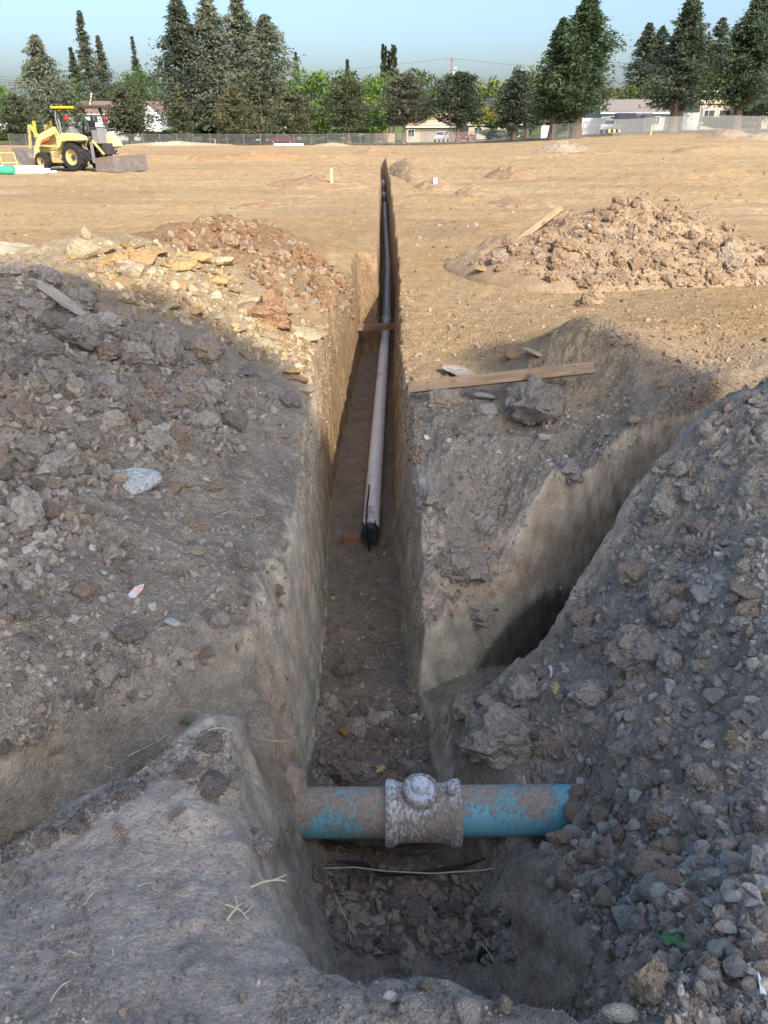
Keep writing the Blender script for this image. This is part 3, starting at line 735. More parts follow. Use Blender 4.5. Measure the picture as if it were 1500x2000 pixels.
GL, GR, GT, GH = 'clods on the left spoil bank', 'clods on the right spoil bank', 'rubble in the trench', 'clods on the sunlit left heap'
named = [
    (262, 933, 96, 50, 'slab', 'blue', 'pale bluish grey flat slab lying on dark soil of the left bank', 'stones on the left bank'),
    (112, 903, 76, 66, 'big', 'lgrey', 'large round pale grey clod left of the bluish slab', GL),
    (402, 690, 76, 62, 'big', 'brown', 'big brown clod half in sun on the shadow line of the left heap', GL),
    (522, 612, 84, 58, 'big', 'rust', 'large reddish brown boulder in full sun below the pale slabs', GH),
    (430, 502, 56, 40, 'slab', 'pale', 'biggest cream slab in the sunlit heap, under the brown crest', GH),
    (158, 487, 58, 44, 'stone', 'pale', 'thick pale block on the upper left crest of the sunlit heap', GH),
    (168, 458, 18, 32, 'stone', 'pale', 'narrow pale stone standing upright on the crest of the sunlit heap', GH),
    (258, 535, 34, 30, 'stone', 'pale', 'rounded pale stone on the left flank of the sunlit heap', GH),
    (245, 470, 22, 44, 'slab', 'ochre', 'ochre slab standing on edge on the crest beside the pale blocks', GH),
    (300, 490, 46, 22, 'slab', 'ochre', 'ochre flat slab just below the crest left of the brown clods', GH),
    (205, 1313, 62, 54, 'big', 'lgrey', 'pale pitted clod above the left ditch', GL),
    (378, 1074, 34, 20, 'slab', 'pale', 'small oval yellowish flat stone alone on dark soil', 'stones on the left bank'),
    (338, 947, 34, 32, 'slab', 'tan', 'tan angular stone just right of the bluish slab', 'stones on the left bank'),
    (366, 944, 28, 18, 'slab', 'pale', 'pale flat stone at the right end of the pair beside the bluish slab', 'stones on the left bank'),
    (52, 1010, 84, 100, 'big', 'lgrey', 'tall broad grey clod at the left edge below the round pale clod', GL),
    (95, 1000, 40, 30, 'clod', 'brown', 'small brown clod leaning on the tall grey clod', GL),
    (345, 850, 42, 50, 'clod', 'brown', 'brown upright clod at the foot of the dark clod pile', GL),
    (150, 660, 78, 64, 'big', 'dgrey', 'dark overhanging clod high in the shaded pile', GL),
    (205, 687, 52, 42, 'clod', 'brown', 'brown clod wedged right of the overhanging clod', GL),
    (250, 702, 56, 54, 'big', 'dgrey', 'dark square clod right of the brown wedged clod', GL),
    (195, 742, 66, 50, 'slab', 'lgrey', 'sloping smooth faced grey clod in the middle of the shaded pile', GL),
    (65, 745, 38, 56, 'clod', 'grey', 'leftmost clod of the upright row in the shaded pile', GL),
    (103, 742, 44, 56, 'clod', 'grey', 'second clod from the left in the upright row', GL),
    (146, 752, 46, 52, 'clod', 'lgrey', 'third clod from the left in the upright row', GL),
    (400, 822, 52, 38, 'clod', 'lgrey', 'light grey clod at the lower right end of the shaded pile', GL),
    (295, 828, 60, 44, 'slab', 'green', 'greenish mottled slab above the brown upright clod', GL),
    (565, 780, 44, 34, 'clod', 'dgrey', 'dark clod on the left lip of the trench at the shadow edge', GL),
    (480, 722, 52, 32, 'slab', 'dgrey', 'dark flat clod overhanging a hollow right of the half sunlit clod', GL),
    (250, 1240, 56, 42, 'big', 'dgrey', 'dark low lump of earth above the pale pitted clod', GL),
    (158, 1154, 46, 34, 'clod', 'brown', 'reddish pitted clod in the middle of the left gravel slope', GL),
    (215, 1076, 40, 26, 'clod', 'lgrey', 'small pale rounded clod above the reddish pitted clod', GL),
    (425, 1212, 42, 36, 'clod', 'lgrey', 'angular pale clod near the trench shoulder with the blade scrape', GL),
    (372, 1252, 38, 36, 'clod', 'lgrey', 'pale double clod left below the angular one', GL),
    (335, 1212, 28, 22, 'slab', 'blue', 'small blue grey triangular stone among dark crumbs', 'stones on the left bank'),
    (338, 1314, 14, 18, 'slab', 'blue', 'tiny pale blue stone on the edge of the left ditch', 'stones on the left bank'),
    (35, 1180, 60, 90, 'big', 'grey', 'wide grey clod cut by the left edge of the picture', GL),
    (1033, 787, 118, 118, 'big', 'dgrey', 'huge rough clod in front of the nailed board on the wedge', 'clods on the wedge between the trenches'),
    (905, 724, 82, 34, 'slab', 'lgrey', 'wide flat clod behind the left half of the nailed board', 'clods on the wedge between the trenches'),
    (866, 782, 66, 40, 'clod', 'brown', 'brown clod under the left end of the nailed board', 'clods on the wedge between the trenches'),
    (946, 770, 42, 26, 'slab', 'green', 'greenish flat stone between the brown clod and the huge clod', 'clods on the wedge between the trenches'),
    (952, 800, 36, 26, 'stone', 'lgrey', 'pale grey stone left of the huge clod', 'clods on the wedge between the trenches'),
    (900, 838, 34, 30, 'clod', 'grey', 'small grey clod near the scraped shoulder of the wedge', 'clods on the wedge between the trenches'),
    (818, 890, 34, 44, 'clod', 'brown', 'brown clod stuck in the wall at the right lip of the main trench', 'clods on the wedge between the trenches'),
    (1123, 816, 18, 16, 'stone', 'lgrey', 'small pale pebble right of the huge clod', 'clods on the wedge between the trenches'),
    (1070, 852, 34, 20, 'slab', 'cream', 'cream flat stone just below the huge clod', 'clods on the wedge between the trenches'),
    (1042, 686, 50, 22, 'slab', 'pale', 'pale sunlit slab behind the nailed board', 'clods on the wedge between the trenches'),
    (1000, 692, 26, 22, 'stone', 'ochre', 'ochre sunlit stone left of the pale slab behind the board', 'clods on the wedge between the trenches'),
    (1240, 818, 22, 24, 'stone', 'pale', 'pale sharp stone at the sunlit mouth of the side trench', 'clods on the wedge between the trenches'),
    (1243, 1268, 100, 112, 'big', 'grey', 'largest boulder like clod on the right bank below the side trench', GR),
    (1018, 1352, 72, 70, 'big', 'lgrey', 'squarish clod on the lip where the side trench meets the pit', GR),
    (1298, 1172, 66, 66, 'big', 'grey', 'tall clod above and right of the largest boulder', GR),
    (1466, 1150, 92, 44, 'slab', 'brown', 'long flat brown clod at the right edge under the pale gravel patch', GR),
    (1468, 1190, 60, 48, 'clod', 'brown', 'brown clod just below the long flat clod at the right edge', GR),
    (1148, 1206, 56, 46, 'clod', 'brown', 'brown angular clod left of the tall clod', GR),
    (1240, 1118, 58, 38, 'clod', 'brown', 'dark brown clod above the tall clod', GR),
    (1383, 1160, 58, 30, 'slab', 'lgrey', 'grey slab between the tall clod and the right edge', GR),
    (1145, 1245, 52, 42, 'clod', 'grey', 'grey clod touching the brown angular clod from below', GR),
    (1312, 1205, 36, 36, 'clod', 'grey', 'small grey clod right of the largest boulder', GR),
    (1130, 1337, 44, 32, 'slab', 'green', 'pale green flat stone beside the dry oak leaf', 'stones on the right bank'),
    (950, 1362, 32, 46, 'slab', 'lgrey', 'thin pale flake standing on edge left of the squarish clod', GR),
    (1080, 1720, 34, 50, 'stone', 'green', 'upright pale stone on the pit edge under the pipe end', 'stones on the right bank'),
    (1070, 1656, 28, 38, 'stone', 'cream', 'small buff stone just below the right end of the blue pipe', 'stones on the right bank'),
    (1180, 1718, 36, 66, 'slab', 'green', 'tall narrow grey green slab among rubble right of the pit', 'stones on the right bank'),
    (1278, 1692, 74, 52, 'slab', 'brown', 'pointed brown slab in the rubble right of the pit', GR),
    (1287, 1740, 58, 40, 'stone', 'lgrey', 'layered grey stone below the pointed brown slab', 'stones on the right bank'),
    (1230, 1793, 56, 46, 'stone', 'green', 'pale green grey block left of the green leaf', 'stones on the right bank'),
    (1285, 1600, 44, 52, 'clod', 'brown', 'brown clod above the pointed brown slab', GR),
    (1205, 1625, 36, 56, 'clod', 'brown', 'upright brown clod with a dry stalk beside it', GR),
    (1268, 1905, 98, 128, 'big', 'brown', 'big brown lump of earth on the near rim below the green leaf', 'stones on the near rim'),
    (1390, 1906, 42, 44, 'stone', 'cream', 'cream angular stone right of the big brown lump', 'stones on the near rim'),
    (912, 1978, 60, 58, 'stone', 'lgrey', 'pale grey rock cut by the bottom edge near the middle', 'stones on the near rim'),
    (818, 1985, 74, 46, 'clod', 'lgrey', 'wide grey clod cut by the bottom edge left of the pale rock', 'stones on the near rim'),
    (762, 1946, 26, 32, 'stone', 'white', 'small white quartz stone on the near rim', 'stones on the near rim'),
    (1216, 1985, 62, 36, 'stone', 'cream', 'cream rock at the bottom edge below the big brown lump', 'stones on the near rim'),
    (982, 1962, 34, 46, 'clod', 'grey', 'upright grey clod right of the pale bottom rock', 'stones on the near rim'),
    (1362, 1970, 50, 36, 'clod', 'brown', 'brown clod at the bottom right below the cream angular stone', 'stones on the near rim'),
    (828, 1922, 28, 30, 'clod', 'grey', 'dark small clod on the near rim above the wide grey clod', 'stones on the near rim'),
    (790, 1890, 26, 30, 'clod', 'lgrey', 'small buff clod at the very lip of the near rim', 'stones on the near rim'),
    (1452, 1388, 38, 66, 'slab', 'lgrey', 'tall grey flake standing near the right edge of the right bank', GR),
    (1405, 1852, 52, 46, 'stone', 'green', 'grey green stone right of the green leaf', 'stones on the right bank'),
    (1435, 1870, 36, 42, 'stone', 'lgrey', 'blunt grey stone beside the grey green one near the right edge', 'stones on the right bank'),
    (688, 1517, 72, 50, 'big', 'dgrey', 'dark boulder in the trench just behind the blue pipe', GT),
    (735, 1490, 40, 26, 'slab', 'dgrey', 'dark flat clod right of the boulder behind the blue pipe', GT),
    (678, 1304, 56, 40, 'big', 'dgrey', 'dark clod alone on the main trench floor', GT),
    (742, 1398, 46, 36, 'slab', 'lgrey', 'grey green broken slab on the trench rubble', GT),
    (676, 1424, 30, 40, 'slab', 'ochre', 'yellowish slab leaning in the trench rubble', GT),
    (810, 1787, 50, 38, 'clod', 'dgrey', 'broad clod lying on the pit floor', 'clods in the pit'),
    (868, 1785, 32, 32, 'clod', 'dgrey', 'smaller clod right of the broad one on the pit floor', 'clods in the pit'),
    (768, 1765, 34, 34, 'clod', 'dgrey', 'dim clod left of the broad one on the pit floor', 'clods in the pit'),
    (1072, 1518, 74, 56, 'big', 'grey', 'round clod resting above the right end of the blue pipe', GR),
    (975, 1448, 150, 92, 'big', 'grey', 'massive earth lump bulging above the white coupling', GR),
    (1160, 583, 54, 38, 'clod', 'tan', 'sunlit tan clod lying in front of the big heap', 'clods on the big right heap'),
    (1145, 590, 22, 30, 'clod', 'tan', 'narrow clod against the left side of the tan clod before the big heap', 'clods on the big right heap'),
    (976, 503, 36, 26, 'clod', 'brown', 'dark clod at the left foot of the big heap under the leaning board', 'clods on the big right heap'),
    (943, 523, 28, 16, 'slab', 'ochre', 'bright ochre block at the left foot of the big heap', 'clods on the big right heap'),
]
for r in named: place_rock(*r)

for a in ((940, 1005, 100, 80, 'lump of broken earth at the top of the slumped wedge face'), (900, 1090, 104, 90, 'broad earth lump in the middle of the slumped wedge'),
          (930, 1180, 96, 56, 'flat lump of earth just above the pale cut face'), (1110, 905, 80, 50, 'lump of earth on the shoulder above the side trench'), (840, 960, 70, 60, 'lump of earth at the trench lip of the wedge')):
    place_rock(a[0], a[1], a[2], a[3], 'big', 'grey', a[4], 'earth lumps on the slumped wedge', sink=.6)
for a in ((400, 1450, 60, 40, 'dark crumbly lump on the very peak of the spur'), (365, 1500, 46, 34, 'dark crumb lump left of the spur peak'), (405, 1535, 58, 44, 'dark crumb cluster right of the spur twig'), (500, 1645, 62, 60, 'clod breaking off the pit edge of the spur'),
          (455, 1520, 40, 34, 'small clod on the right shoulder of the spur'), (150, 1608, 46, 34, 'dark crumb lump along the ditch edge of the spur'), (90, 1640, 50, 34, 'dark crumb lump at the left of the ditch edge'), (255, 1545, 46, 30, 'dark crumb lump halfway along the ditch edge'), (15, 1690, 40, 36, 'buff stone at the left edge of the spur'), (40, 1720, 36, 30, 'small tan stone at the left edge of the spur')):
    place_rock(a[0], a[1], a[2], a[3], 'big', 'dgrey' if 'dark' in a[4] else 'grey', a[4], 'clods on the spur', sink=.38)

# weathered long slab on the shaded pile
for r in ((1130, 1556, 46, 42, 'clod', 'brown', 'brown clod pressed against the buried right end of the blue pipe', GR), (1142, 1602, 42, 38, 'clod', 'grey', 'grey clod below the buried right end of the blue pipe', GR),
          (1108, 1636, 38, 32, 'clod', 'brown', 'small brown clod under the right end of the blue pipe', GR), (1095, 1532, 44, 30, 'clod', 'grey', 'small clod lying on top of the right end of the blue pipe', GR)): place_rock(*r)
sl = place_rock(112, 604, 120, 40, 'slab', 'lgrey', 'long narrow weathered slab sliding down the shaded left pile', 'stones on the left bank', rot=(.25, .35, -.55))
sl.scale = (.30, .065, .045); sl.location.z += .09

def in_poly(px, py, P):
    P = np.array(P, float); c = np.zeros(len(px), bool)
    for i in range(len(P)):
        a, b = P[i], P[i - 1]
        s = ((a[1] > py) != (b[1] > py)) & (px < (b[0] - a[0]) * (py - a[1]) / (b[1] - a[1] + 1e-12) + a[0])
        c ^= s
    return c
def pick(P, n):
    P = np.array(P, float); lo, hi = P.min(0), P.max(0); out = np.zeros((0, 2))
    while len(out) < n:
        q = rng.uniform(lo, hi, (n * 2, 2)); out = np.vstack([out, q[in_poly(q[:, 0], q[:, 1], P)]])
    return out[:n].T
Z_SHADE = [(0, 520), (110, 540), (200, 590), (330, 640), (560, 790), (560, 860), (420, 900), (200, 960), (0, 1250)]
Z_SHADE_UP = [(0, 518), (110, 535), (180, 575), (420, 720), (470, 850), (330, 900), (180, 930), (0, 980)]
Z_LOWL = [(0, 950), (200, 950), (560, 900), (570, 1200), (460, 1280), (150, 1420), (0, 1480)]
Z_PALE = [(120, 480), (300, 470), (420, 500), (500, 590), (640, 640), (600, 760), (400, 650), (200, 570)]
Z_BROWN = [(300, 470), (420, 415), (520, 430), (690, 540), (690, 620), (560, 600), (430, 500)]
Z_HEAPR = [(910, 520), (1100, 410), (1230, 372), (1330, 385), (1500, 480), (1500, 560), (1180, 560), (960, 525)]
Z_RB = [(1500, 760), (1400, 800), (1250, 950), (1150, 1130), (1050, 1290), (880, 1350), (850, 1460), (1100, 1520), (1180, 1640), (1110, 1760), (1180, 1880), (1500, 1900)]
Z_RBG = [(1090, 1150), (1500, 980), (1500, 1260), (1150, 1330)]
Z_RUB = [(1150, 1560), (1320, 1600), (1330, 1760), (1180, 1850), (1080, 1760), (1070, 1640)]
Z_TRF = [(620, 1340), (810, 1330), (830, 1400), (830, 1520), (610, 1530)]
Z_FLOOR = [(640, 1080), (780, 1080), (800, 1300), (625, 1320)]
Z_PITF = [(610, 1690), (900, 1700), (1020, 1800), (1000, 1880), (660, 1860)]
Z_RIM = [(560, 1880), (800, 1880), (1000, 1930), (1200, 1970), (1200, 2000), (520, 2000)]
Z_SPURL = [(0, 1700), (160, 1650), (220, 2000), (0, 2000)]
Z_SPUR = [(150, 1600), (420, 1430), (560, 1700), (620, 1850), (520, 2000), (100, 2000)]
Z_LIPL = [(570, 880), (640, 650), (690, 545), (705, 560), (662, 670), (635, 860), (605, 960), (590, 1000)]
Z_LIPR = [(768, 500), (800, 500), (815, 760), (835, 900), (795, 900), (778, 700)]
Z_CRUMB = [(0, 1640), (160, 1570), (300, 1470), (430, 1410), (470, 1500), (420, 1580), (340, 1510), (200, 1600), (0, 1700)]
Z_RUBN = [(1150, 1880), (1500, 1880), (1500, 2000), (1100, 1990)]
Z_SUNR = [(800, 520), (1000, 560), (1500, 560), (1500, 700), (1300, 790), (1260, 700), (1120, 640), (900, 720), (790, 700)]
Z_WEDGE = [(800, 780), (1250, 730), (1270, 860), (1060, 950), (820, 900)]
Z_SLUMP = [(820, 900), (1050, 950), (1000, 1120), (820, 1240), (790, 1000)]
Z_FIELD = [(0, 350), (740, 330), (740, 500), (600, 420), (300, 400), (0, 480)]
Z_FIELDR = [(770, 340), (1500, 300), (1500, 400), (1000, 420), (900, 520), (780, 500)]

# individual middling clods (one label per kind and place)
C['hbrown'] = (.34, .235, .15)
W_ = dict(hbrown='dull brown', grey='grey', lgrey='light grey', dgrey='dark grey', brown='brown', rust='rusty', tan='tan', pale='pale', ochre='ochre', green='greenish')
batches = [
    (Z_SHADE_UP, 92, (24, 68), 'clod', ('grey', 'lgrey', 'dgrey', 'grey', 'brown'), 'clod', 'shaded pile left of the trench', GL),
    (Z_LOWL, 20, (20, 46), 'clod', ('grey', 'lgrey', 'dgrey', 'brown'), 'clod', 'gravel slope at the left', GL),
    (Z_BROWN, 30, (16, 38), 'clod', ('rust', 'rust', 'brown', 'tan'), 'sunlit clod', 'brown crest behind the pale slabs', GH),
    (Z_PALE, 56, (18, 58), 'slab', ('pale', 'pale', 'ochre', 'tan'), 'shale flake', 'sunlit heap at the left', GH),
    (Z_HEAPR, 44, (16, 46), 'clod', ('tan', 'brown', 'hbrown', 'hbrown'), 'sunlit clod', 'big heap at the right', 'clods on the big right heap'),
    (Z_RB, 60, (26, 72), 'clod', ('grey', 'lgrey', 'brown', 'lgrey'), 'clod', 'shaded bank at the right', GR),
    (Z_RUB, 22, (26, 50), 'stone', ('brown', 'green', 'lgrey', 'brown'), 'angular lump', 'rubble right of the pit', 'rubble right of the pit'),
    (Z_PITF, 14, (22, 48), 'clod', ('dgrey', 'grey', 'dgrey', 'brown'), 'lump', 'floor of the pit', 'clods in the pit'),
    (Z_TRF, 16, (22, 44), 'clod', ('dgrey', 'dgrey', 'lgrey', 'brown'), 'lump', 'rubble behind the blue pipe', GT),
]
tot = 0
for P, n, (a, b), kind, cs, lab, where, g in batches:
    Pa = np.array(P, float); lo_, hi_ = Pa.min(0), Pa.max(0)
    for px, py in zip(*pick(P, n)):
        w = a + (b - a) * random.random() ** 1.6
        cc = random.choice(cs); f = (w - a) / (b - a)
        sz = 'small ' if f < .12 else ('large ' if f > .6 else '')
        flatn = random.uniform(.62, 1.05)
        fx, fy = (px - lo_[0]) / (hi_[0] - lo_[0]), (py - lo_[1]) / (hi_[1] - lo_[1])
        pos = ('at upper ' if fy < .34 else 'at lower ' if fy > .66 else 'at middle ') + ('left of the' if fx < .34 else 'right of the' if fx > .66 else 'centre of the')
        place_rock(px, py, w, w * flatn, kind, cc, sz + W_[cc] + (' flattish ' if flatn < .74 else ' blocky ' if flatn > .95 else ' ') + lab + ' ' + pos + ' ' + where, g); tot += 1
print('single clods', len(named) + tot)

# everything smaller: one mesh of loose stones, each with its own shape and turn
def scatter(zones, name, label, base_n=14):
    shapes = {s: [rock_shape(900 + 13 * i + s, s, planes=11, lump=.7, dmin=.30, flat=random.choice((.45, .6, .8, .95)))[0] for i in range(base_n)] for s in (1, 2)}
    AV, AT, AC = [], [], []; off = 0
    for P, n, (a, b), pw, cols, jit in zones:
        if isinstance(P, tuple):                 # a patch of land given in metres
            x, y = rng.uniform(P[0], P[1], n), rng.uniform(P[2], P[3], n)
            z, mm = land(x, y); k = np.full(n, 5.0)
            ok = (mm['dt'] > .06) & (mm['ds'] > .06) & (mm['dp'] > .06)
        else:
            px, py = pick(P, n)
            x, y, z, k = hit(px, py, 60)
            ok = k < 59
        x, y, z, k = x[ok], y[ok], z[ok], k[ok]; n = len(x)
        s = (a + (b - a) * rng.random(n) ** pw) * 1.12
        lod = np.where(s * F / k * .512 > 6, 2, 1)
        ci = rng.integers(0, len(cols), n)
        cc = np.array([C[c] for c in cols])[ci] * rng.uniform(1 - jit * 1.3, 1 + jit * .7, (n, 1)) * .93
        q = rng.normal(size=(n, 4)); q /= np.linalg.norm(q, axis=1, keepdims=True)
        w_, X_, Y_, Z_ = q.T
        RM = np.stack([1 - 2 * (Y_ ** 2 + Z_ ** 2), 2 * (X_ * Y_ - Z_ * w_), 2 * (X_ * Z_ + Y_ * w_), 2 * (X_ * Y_ + Z_ * w_), 1 - 2 * (X_ ** 2 + Z_ ** 2), 2 * (Y_ * Z_ - X_ * w_),
                       2 * (X_ * Z_ - Y_ * w_), 2 * (Y_ * Z_ + X_ * w_), 1 - 2 * (X_ ** 2 + Y_ ** 2)], 1).reshape(n, 3, 3)
        sh = rng.integers(0, base_n, n)
        for L in (1, 2):
            T0 = ICO[L][1]
            for j in range(base_n):
                m = np.where((lod == L) & (sh == j))[0]
                if not len(m): continue
                S = shapes[L][j]
                V = np.einsum('nij,vj->nvi', RM[m], S) * (s[m] * .5)[:, None, None] + np.stack([x[m], y[m], z[m] + s[m] * .06], 1)[:, None]
                nv = len(S)
                AV.append(V.reshape(-1, 3)); AC.append(np.repeat(cc[m], nv, 0))
                AT.append((T0[None] + (np.arange(len(m)) * nv)[:, None, None]).reshape(-1, 3) + off); off += len(m) * nv
    T = np.vstack(AT)
    me = np_mesh(name, np.vstack(AV), T, False, np.vstack(AC))
    o = add_obj(name, me, M_LOOSE); tag(o, label, name.replace('_', ' '), kind='stuff')
    print(name, 'tris', len(T))
G4 = ('grey', 'grey', 'dgrey', 'lgrey', 'brown')
scatter([
    (Z_SHADE, 2600, (.012, .075), 2.2, G4, .2), (Z_LOWL, 1800, (.005, .05), 3.6, G4 + ('lgrey',), .22), (Z_PALE, 900, (.02, .10), 2.2, ('pale', 'pale', 'ochre', 'tan'), .18),
    (Z_BROWN, 800, (.03, .12), 2.4, ('rust', 'rust', 'brown', 'tan'), .2), (Z_HEAPR, 1300, (.02, .12), 2.4, ('tan', 'hbrown', 'brown', 'hbrown', 'hbrown'), .22),
    (Z_RB, 2600, (.006, .07), 3.4, ('grey', 'lgrey', 'lgrey', 'dgrey', 'brown'), .22), (Z_RBG, 500, (.008, .05), 2.2, ('green', 'cream', 'lgrey', 'grey'), .15), (Z_RUB, 500, (.008, .045), 2.0, ('brown', 'grey', 'green', 'dgrey'), .2),
    (Z_TRF, 600, (.01, .06), 2.4, ('dgrey', 'dgrey', 'grey', 'lgrey', 'brown'), .2), (Z_PITF, 900, (.008, .075), 2.4, ('dgrey', 'grey', 'grey', 'brown'), .2),
    (Z_SUNR, 900, (.012, .07), 3.2, ('tan', 'hbrown', 'tan', 'brown'), .25), (Z_WEDGE, 700, (.008, .05), 3.0, ('grey', 'lgrey', 'cream', 'brown'), .2),
    (Z_SLUMP, 420, (.008, .05), 3.0, ('grey', 'lgrey', 'brown'), .2), (Z_FIELD, 300, (.03, .10), 3.4, ('tan', 'hbrown', 'brown', 'tan'), .25), (Z_FIELDR, 420, (.03, .13), 3.4, ('tan', 'hbrown', 'brown', 'tan'), .25),
    ((1.2, 4.5, .5, 4.6), 1300, (.012, .09), 3.0, G4, .2), ((-4.5, -1.5, .8, 6.0), 1300, (.012, .09), 3.0, G4, .2), ((-1.2, 2.5, -.5, 1.0), 300, (.008, .04), 3.0, G4, .2),
    (Z_RUBN, 300, (.008, .04), 2.4, ('grey', 'lgrey', 'brown', 'cream'), .2), (Z_FLOOR, 420, (.008, .05), 3.0, ('grey', 'lgrey', 'brown', 'dgrey'), .25),
], 'loose_clods', 'loose clods and stones strewn over the spoil, too many to count')
scatter([
    (Z_SHADE, 2200, (.006, .018), 1.6, G4, .25), (Z_LOWL, 6000, (.0025, .010), 1.8, G4 + ('cream',), .25), (Z_RB, 7500, (.003, .011), 1.8, G4, .25), (Z_RIM, 2200, (.003, .010), 1.8, G4, .25),
    (Z_CRUMB, 1500, (.004, .018), 1.6, ('dgrey', 'dgrey', 'grey'), .2), (Z_SPURL, 900, (.003, .012), 1.8, G4, .25), (Z_SPUR, 3800, (.002, .007), 2.4, ('grey', 'grey', 'dgrey', 'lgrey'), .2), (Z_RUBN, 1200, (.003, .012), 1.8, G4, .25), (Z_PITF, 1000, (.004, .012), 1.6, ('dgrey', 'grey'), .2),
    (Z_TRF, 900, (.005, .016), 1.6, ('dgrey', 'grey', 'lgrey'), .2), (Z_FLOOR, 1600, (.004, .02), 1.8, ('grey', 'lgrey', 'brown'), .25), (Z_WEDGE, 1500, (.004, .016), 1.8, ('grey', 'lgrey', 'dgrey', 'cream'), .25),
    (Z_RBG, 900, (.004, .014), 1.6, ('green', 'cream', 'grey'), .2), (Z_SLUMP, 1500, (.004, .014), 1.8, ('grey', 'lgrey', 'dgrey'), .2), (Z_SUNR, 2600, (.008, .03), 2.0, ('tan', 'tan', 'hbrown', 'brown'), .25), (Z_LIPL, 700, (.008, .035), 2, ('tan', 'brown', 'grey'), .2), (Z_LIPR, 800, (.008, .035), 2, ('tan', 'brown', 'hbrown'), .2),
    (Z_PALE, 1100, (.01, .04), 1.6, ('pale', 'ochre', 'tan'), .2), (Z_HEAPR, 1500, (.015, .05), 1.6, ('tan', 'brown', 'hbrown'), .2),
], 'gravel', 'fine crumbs and grit of dug earth over the whole near ground')
# ------------------------------------------------------------------ plain materials
def mat(name, colour, rough=.6, metal=0.0, var=.12, scale=8.0, dirt=None, dirt_amt=0.0, spec=.4, bump=0.0):
    """colour broken up by noise, with optional dust or rust patches"""
    m = bpy.data.materials.new(name); m.use_nodes = True
    nt = m.node_tree; N, L = nt.nodes, nt.links
    b = N['Principled BSDF']; b.inputs['Roughness'].default_value = rough; b.inputs['Metallic'].default_value = metal
    b.inputs['Specular IOR Level'].default_value = spec
    tc = N.new('ShaderNodeTexCoord')
    n1 = N.new('ShaderNodeTexNoise'); n1.inputs['Scale'].default_value = scale; n1.inputs['Detail'].default_value = 6; n1.inputs['Roughness'].default_value = .65
    L.new(tc.outputs['Object'], n1.inputs['Vector'])
    mr = N.new('ShaderNodeMapRange'); mr.inputs['From Min'].default_value = .3; mr.inputs['From Max'].default_value = .7
    mr.inputs['To Min'].default_value = 1 - var; mr.inputs['To Max'].default_value = 1 + var
    L.new(n1.outputs['Fac'], mr.inputs['Value'])
    sc = N.new('ShaderNodeVectorMath'); sc.operation = 'SCALE'; sc.inputs[0].default_value = colour
    L.new(mr.outputs[0], sc.inputs['Scale'])
    out = sc.outputs[0]
    if dirt is not None:
        n2 = N.new('ShaderNodeTexNoise'); n2.inputs['Scale'].default_value = scale * .6; n2.inputs['Detail'].default_value = 9; n2.inputs['Roughness'].default_value = .7
        mp = N.new('ShaderNodeMapping'); mp.inputs['Location'].default_value = (3.1, 7.7, 1.2)
        L.new(tc.outputs['Object'], mp.inputs['Vector']); L.new(mp.outputs[0], n2.inputs['Vector'])
        r2 = N.new('ShaderNodeMapRange'); r2.inputs['From Min'].default_value = .62 - dirt_amt * .4; r2.inputs['From Max'].default_value = .70 - dirt_amt * .4
        L.new(n2.outputs['Fac'], r2.inputs['Value'])
        mx = N.new('ShaderNodeMix'); mx.data_type = 'RGBA'
        L.new(r2.outputs[0], mx.inputs['Factor']); L.new(out, mx.inputs['A']); mx.inputs['B'].default_value = (*dirt, 1)
        out = mx.outputs['Result']
    L.new(out, b.inputs['Base Color'])
    if bump:
        bp = N.new('ShaderNodeBump'); bp.inputs['Strength'].default_value = bump; bp.inputs['Distance'].default_value = .01
        L.new(n1.outputs['Fac'], bp.inputs['Height']); L.new(bp.outputs[0], b.inputs['Normal'])
    return m

def wood_mat(name, colour, dark):
    m = bpy.data.materials.new(name); m.use_nodes = True
    N, L = m.node_tree.nodes, m.node_tree.links
    b = N['Principled BSDF']; b.inputs['Roughness'].default_value = .8; b.inputs['Specular IOR Level'].default_value = .2
    tc = N.new('ShaderNodeTexCoord'); mp = N.new('ShaderNodeMapping'); mp.inputs['Scale'].default_value = (1.2, 22, 22)
    n = N.new('ShaderNodeTexNoise'); n.inputs['Scale'].default_value = 3.0; n.inputs['Detail'].default_value = 6
    n2 = N.new('ShaderNodeTexNoise'); n2.inputs['Scale'].default_value = 7.0; n2.inputs['Detail'].default_value = 5
    L.new(tc.outputs['Object'], mp.inputs['Vector']); L.new(mp.outputs[0], n.inputs['Vector']); L.new(tc.outputs['Object'], n2.inputs['Vector'])
    cr = N.new('ShaderNodeValToRGB'); cr.color_ramp.elements[0].position = .35; cr.color_ramp.elements[1].position = .62
    cr.color_ramp.elements[0].color = (*dark, 1); cr.color_ramp.elements[1].color = (*colour, 1)
    L.new(n.outputs['Fac'], cr.inputs[0])
    r2 = N.new('ShaderNodeMapRange'); r2.inputs['From Min'].default_value = .62; r2.inputs['From Max'].default_value = .72
    L.new(n2.outputs['Fac'], r2.inputs['Value'])
    mx = N.new('ShaderNodeMix'); mx.data_type = 'RGBA'; mx.inputs['B'].default_value = (.16, .12, .09, 1)
    L.new(r2.outputs[0], mx.inputs['Factor']); L.new(cr.outputs[0], mx.inputs['A'])
    L.new(mx.outputs['Result'], b.inputs['Base Color'])
    bp = N.new('ShaderNodeBump'); bp.inputs['Strength'].default_value = .3; bp.inputs['Distance'].default_value = .004
    L.new(n.outputs['Fac'], bp.inputs['Height']); L.new(bp.outputs[0], b.inputs['Normal'])
    return m

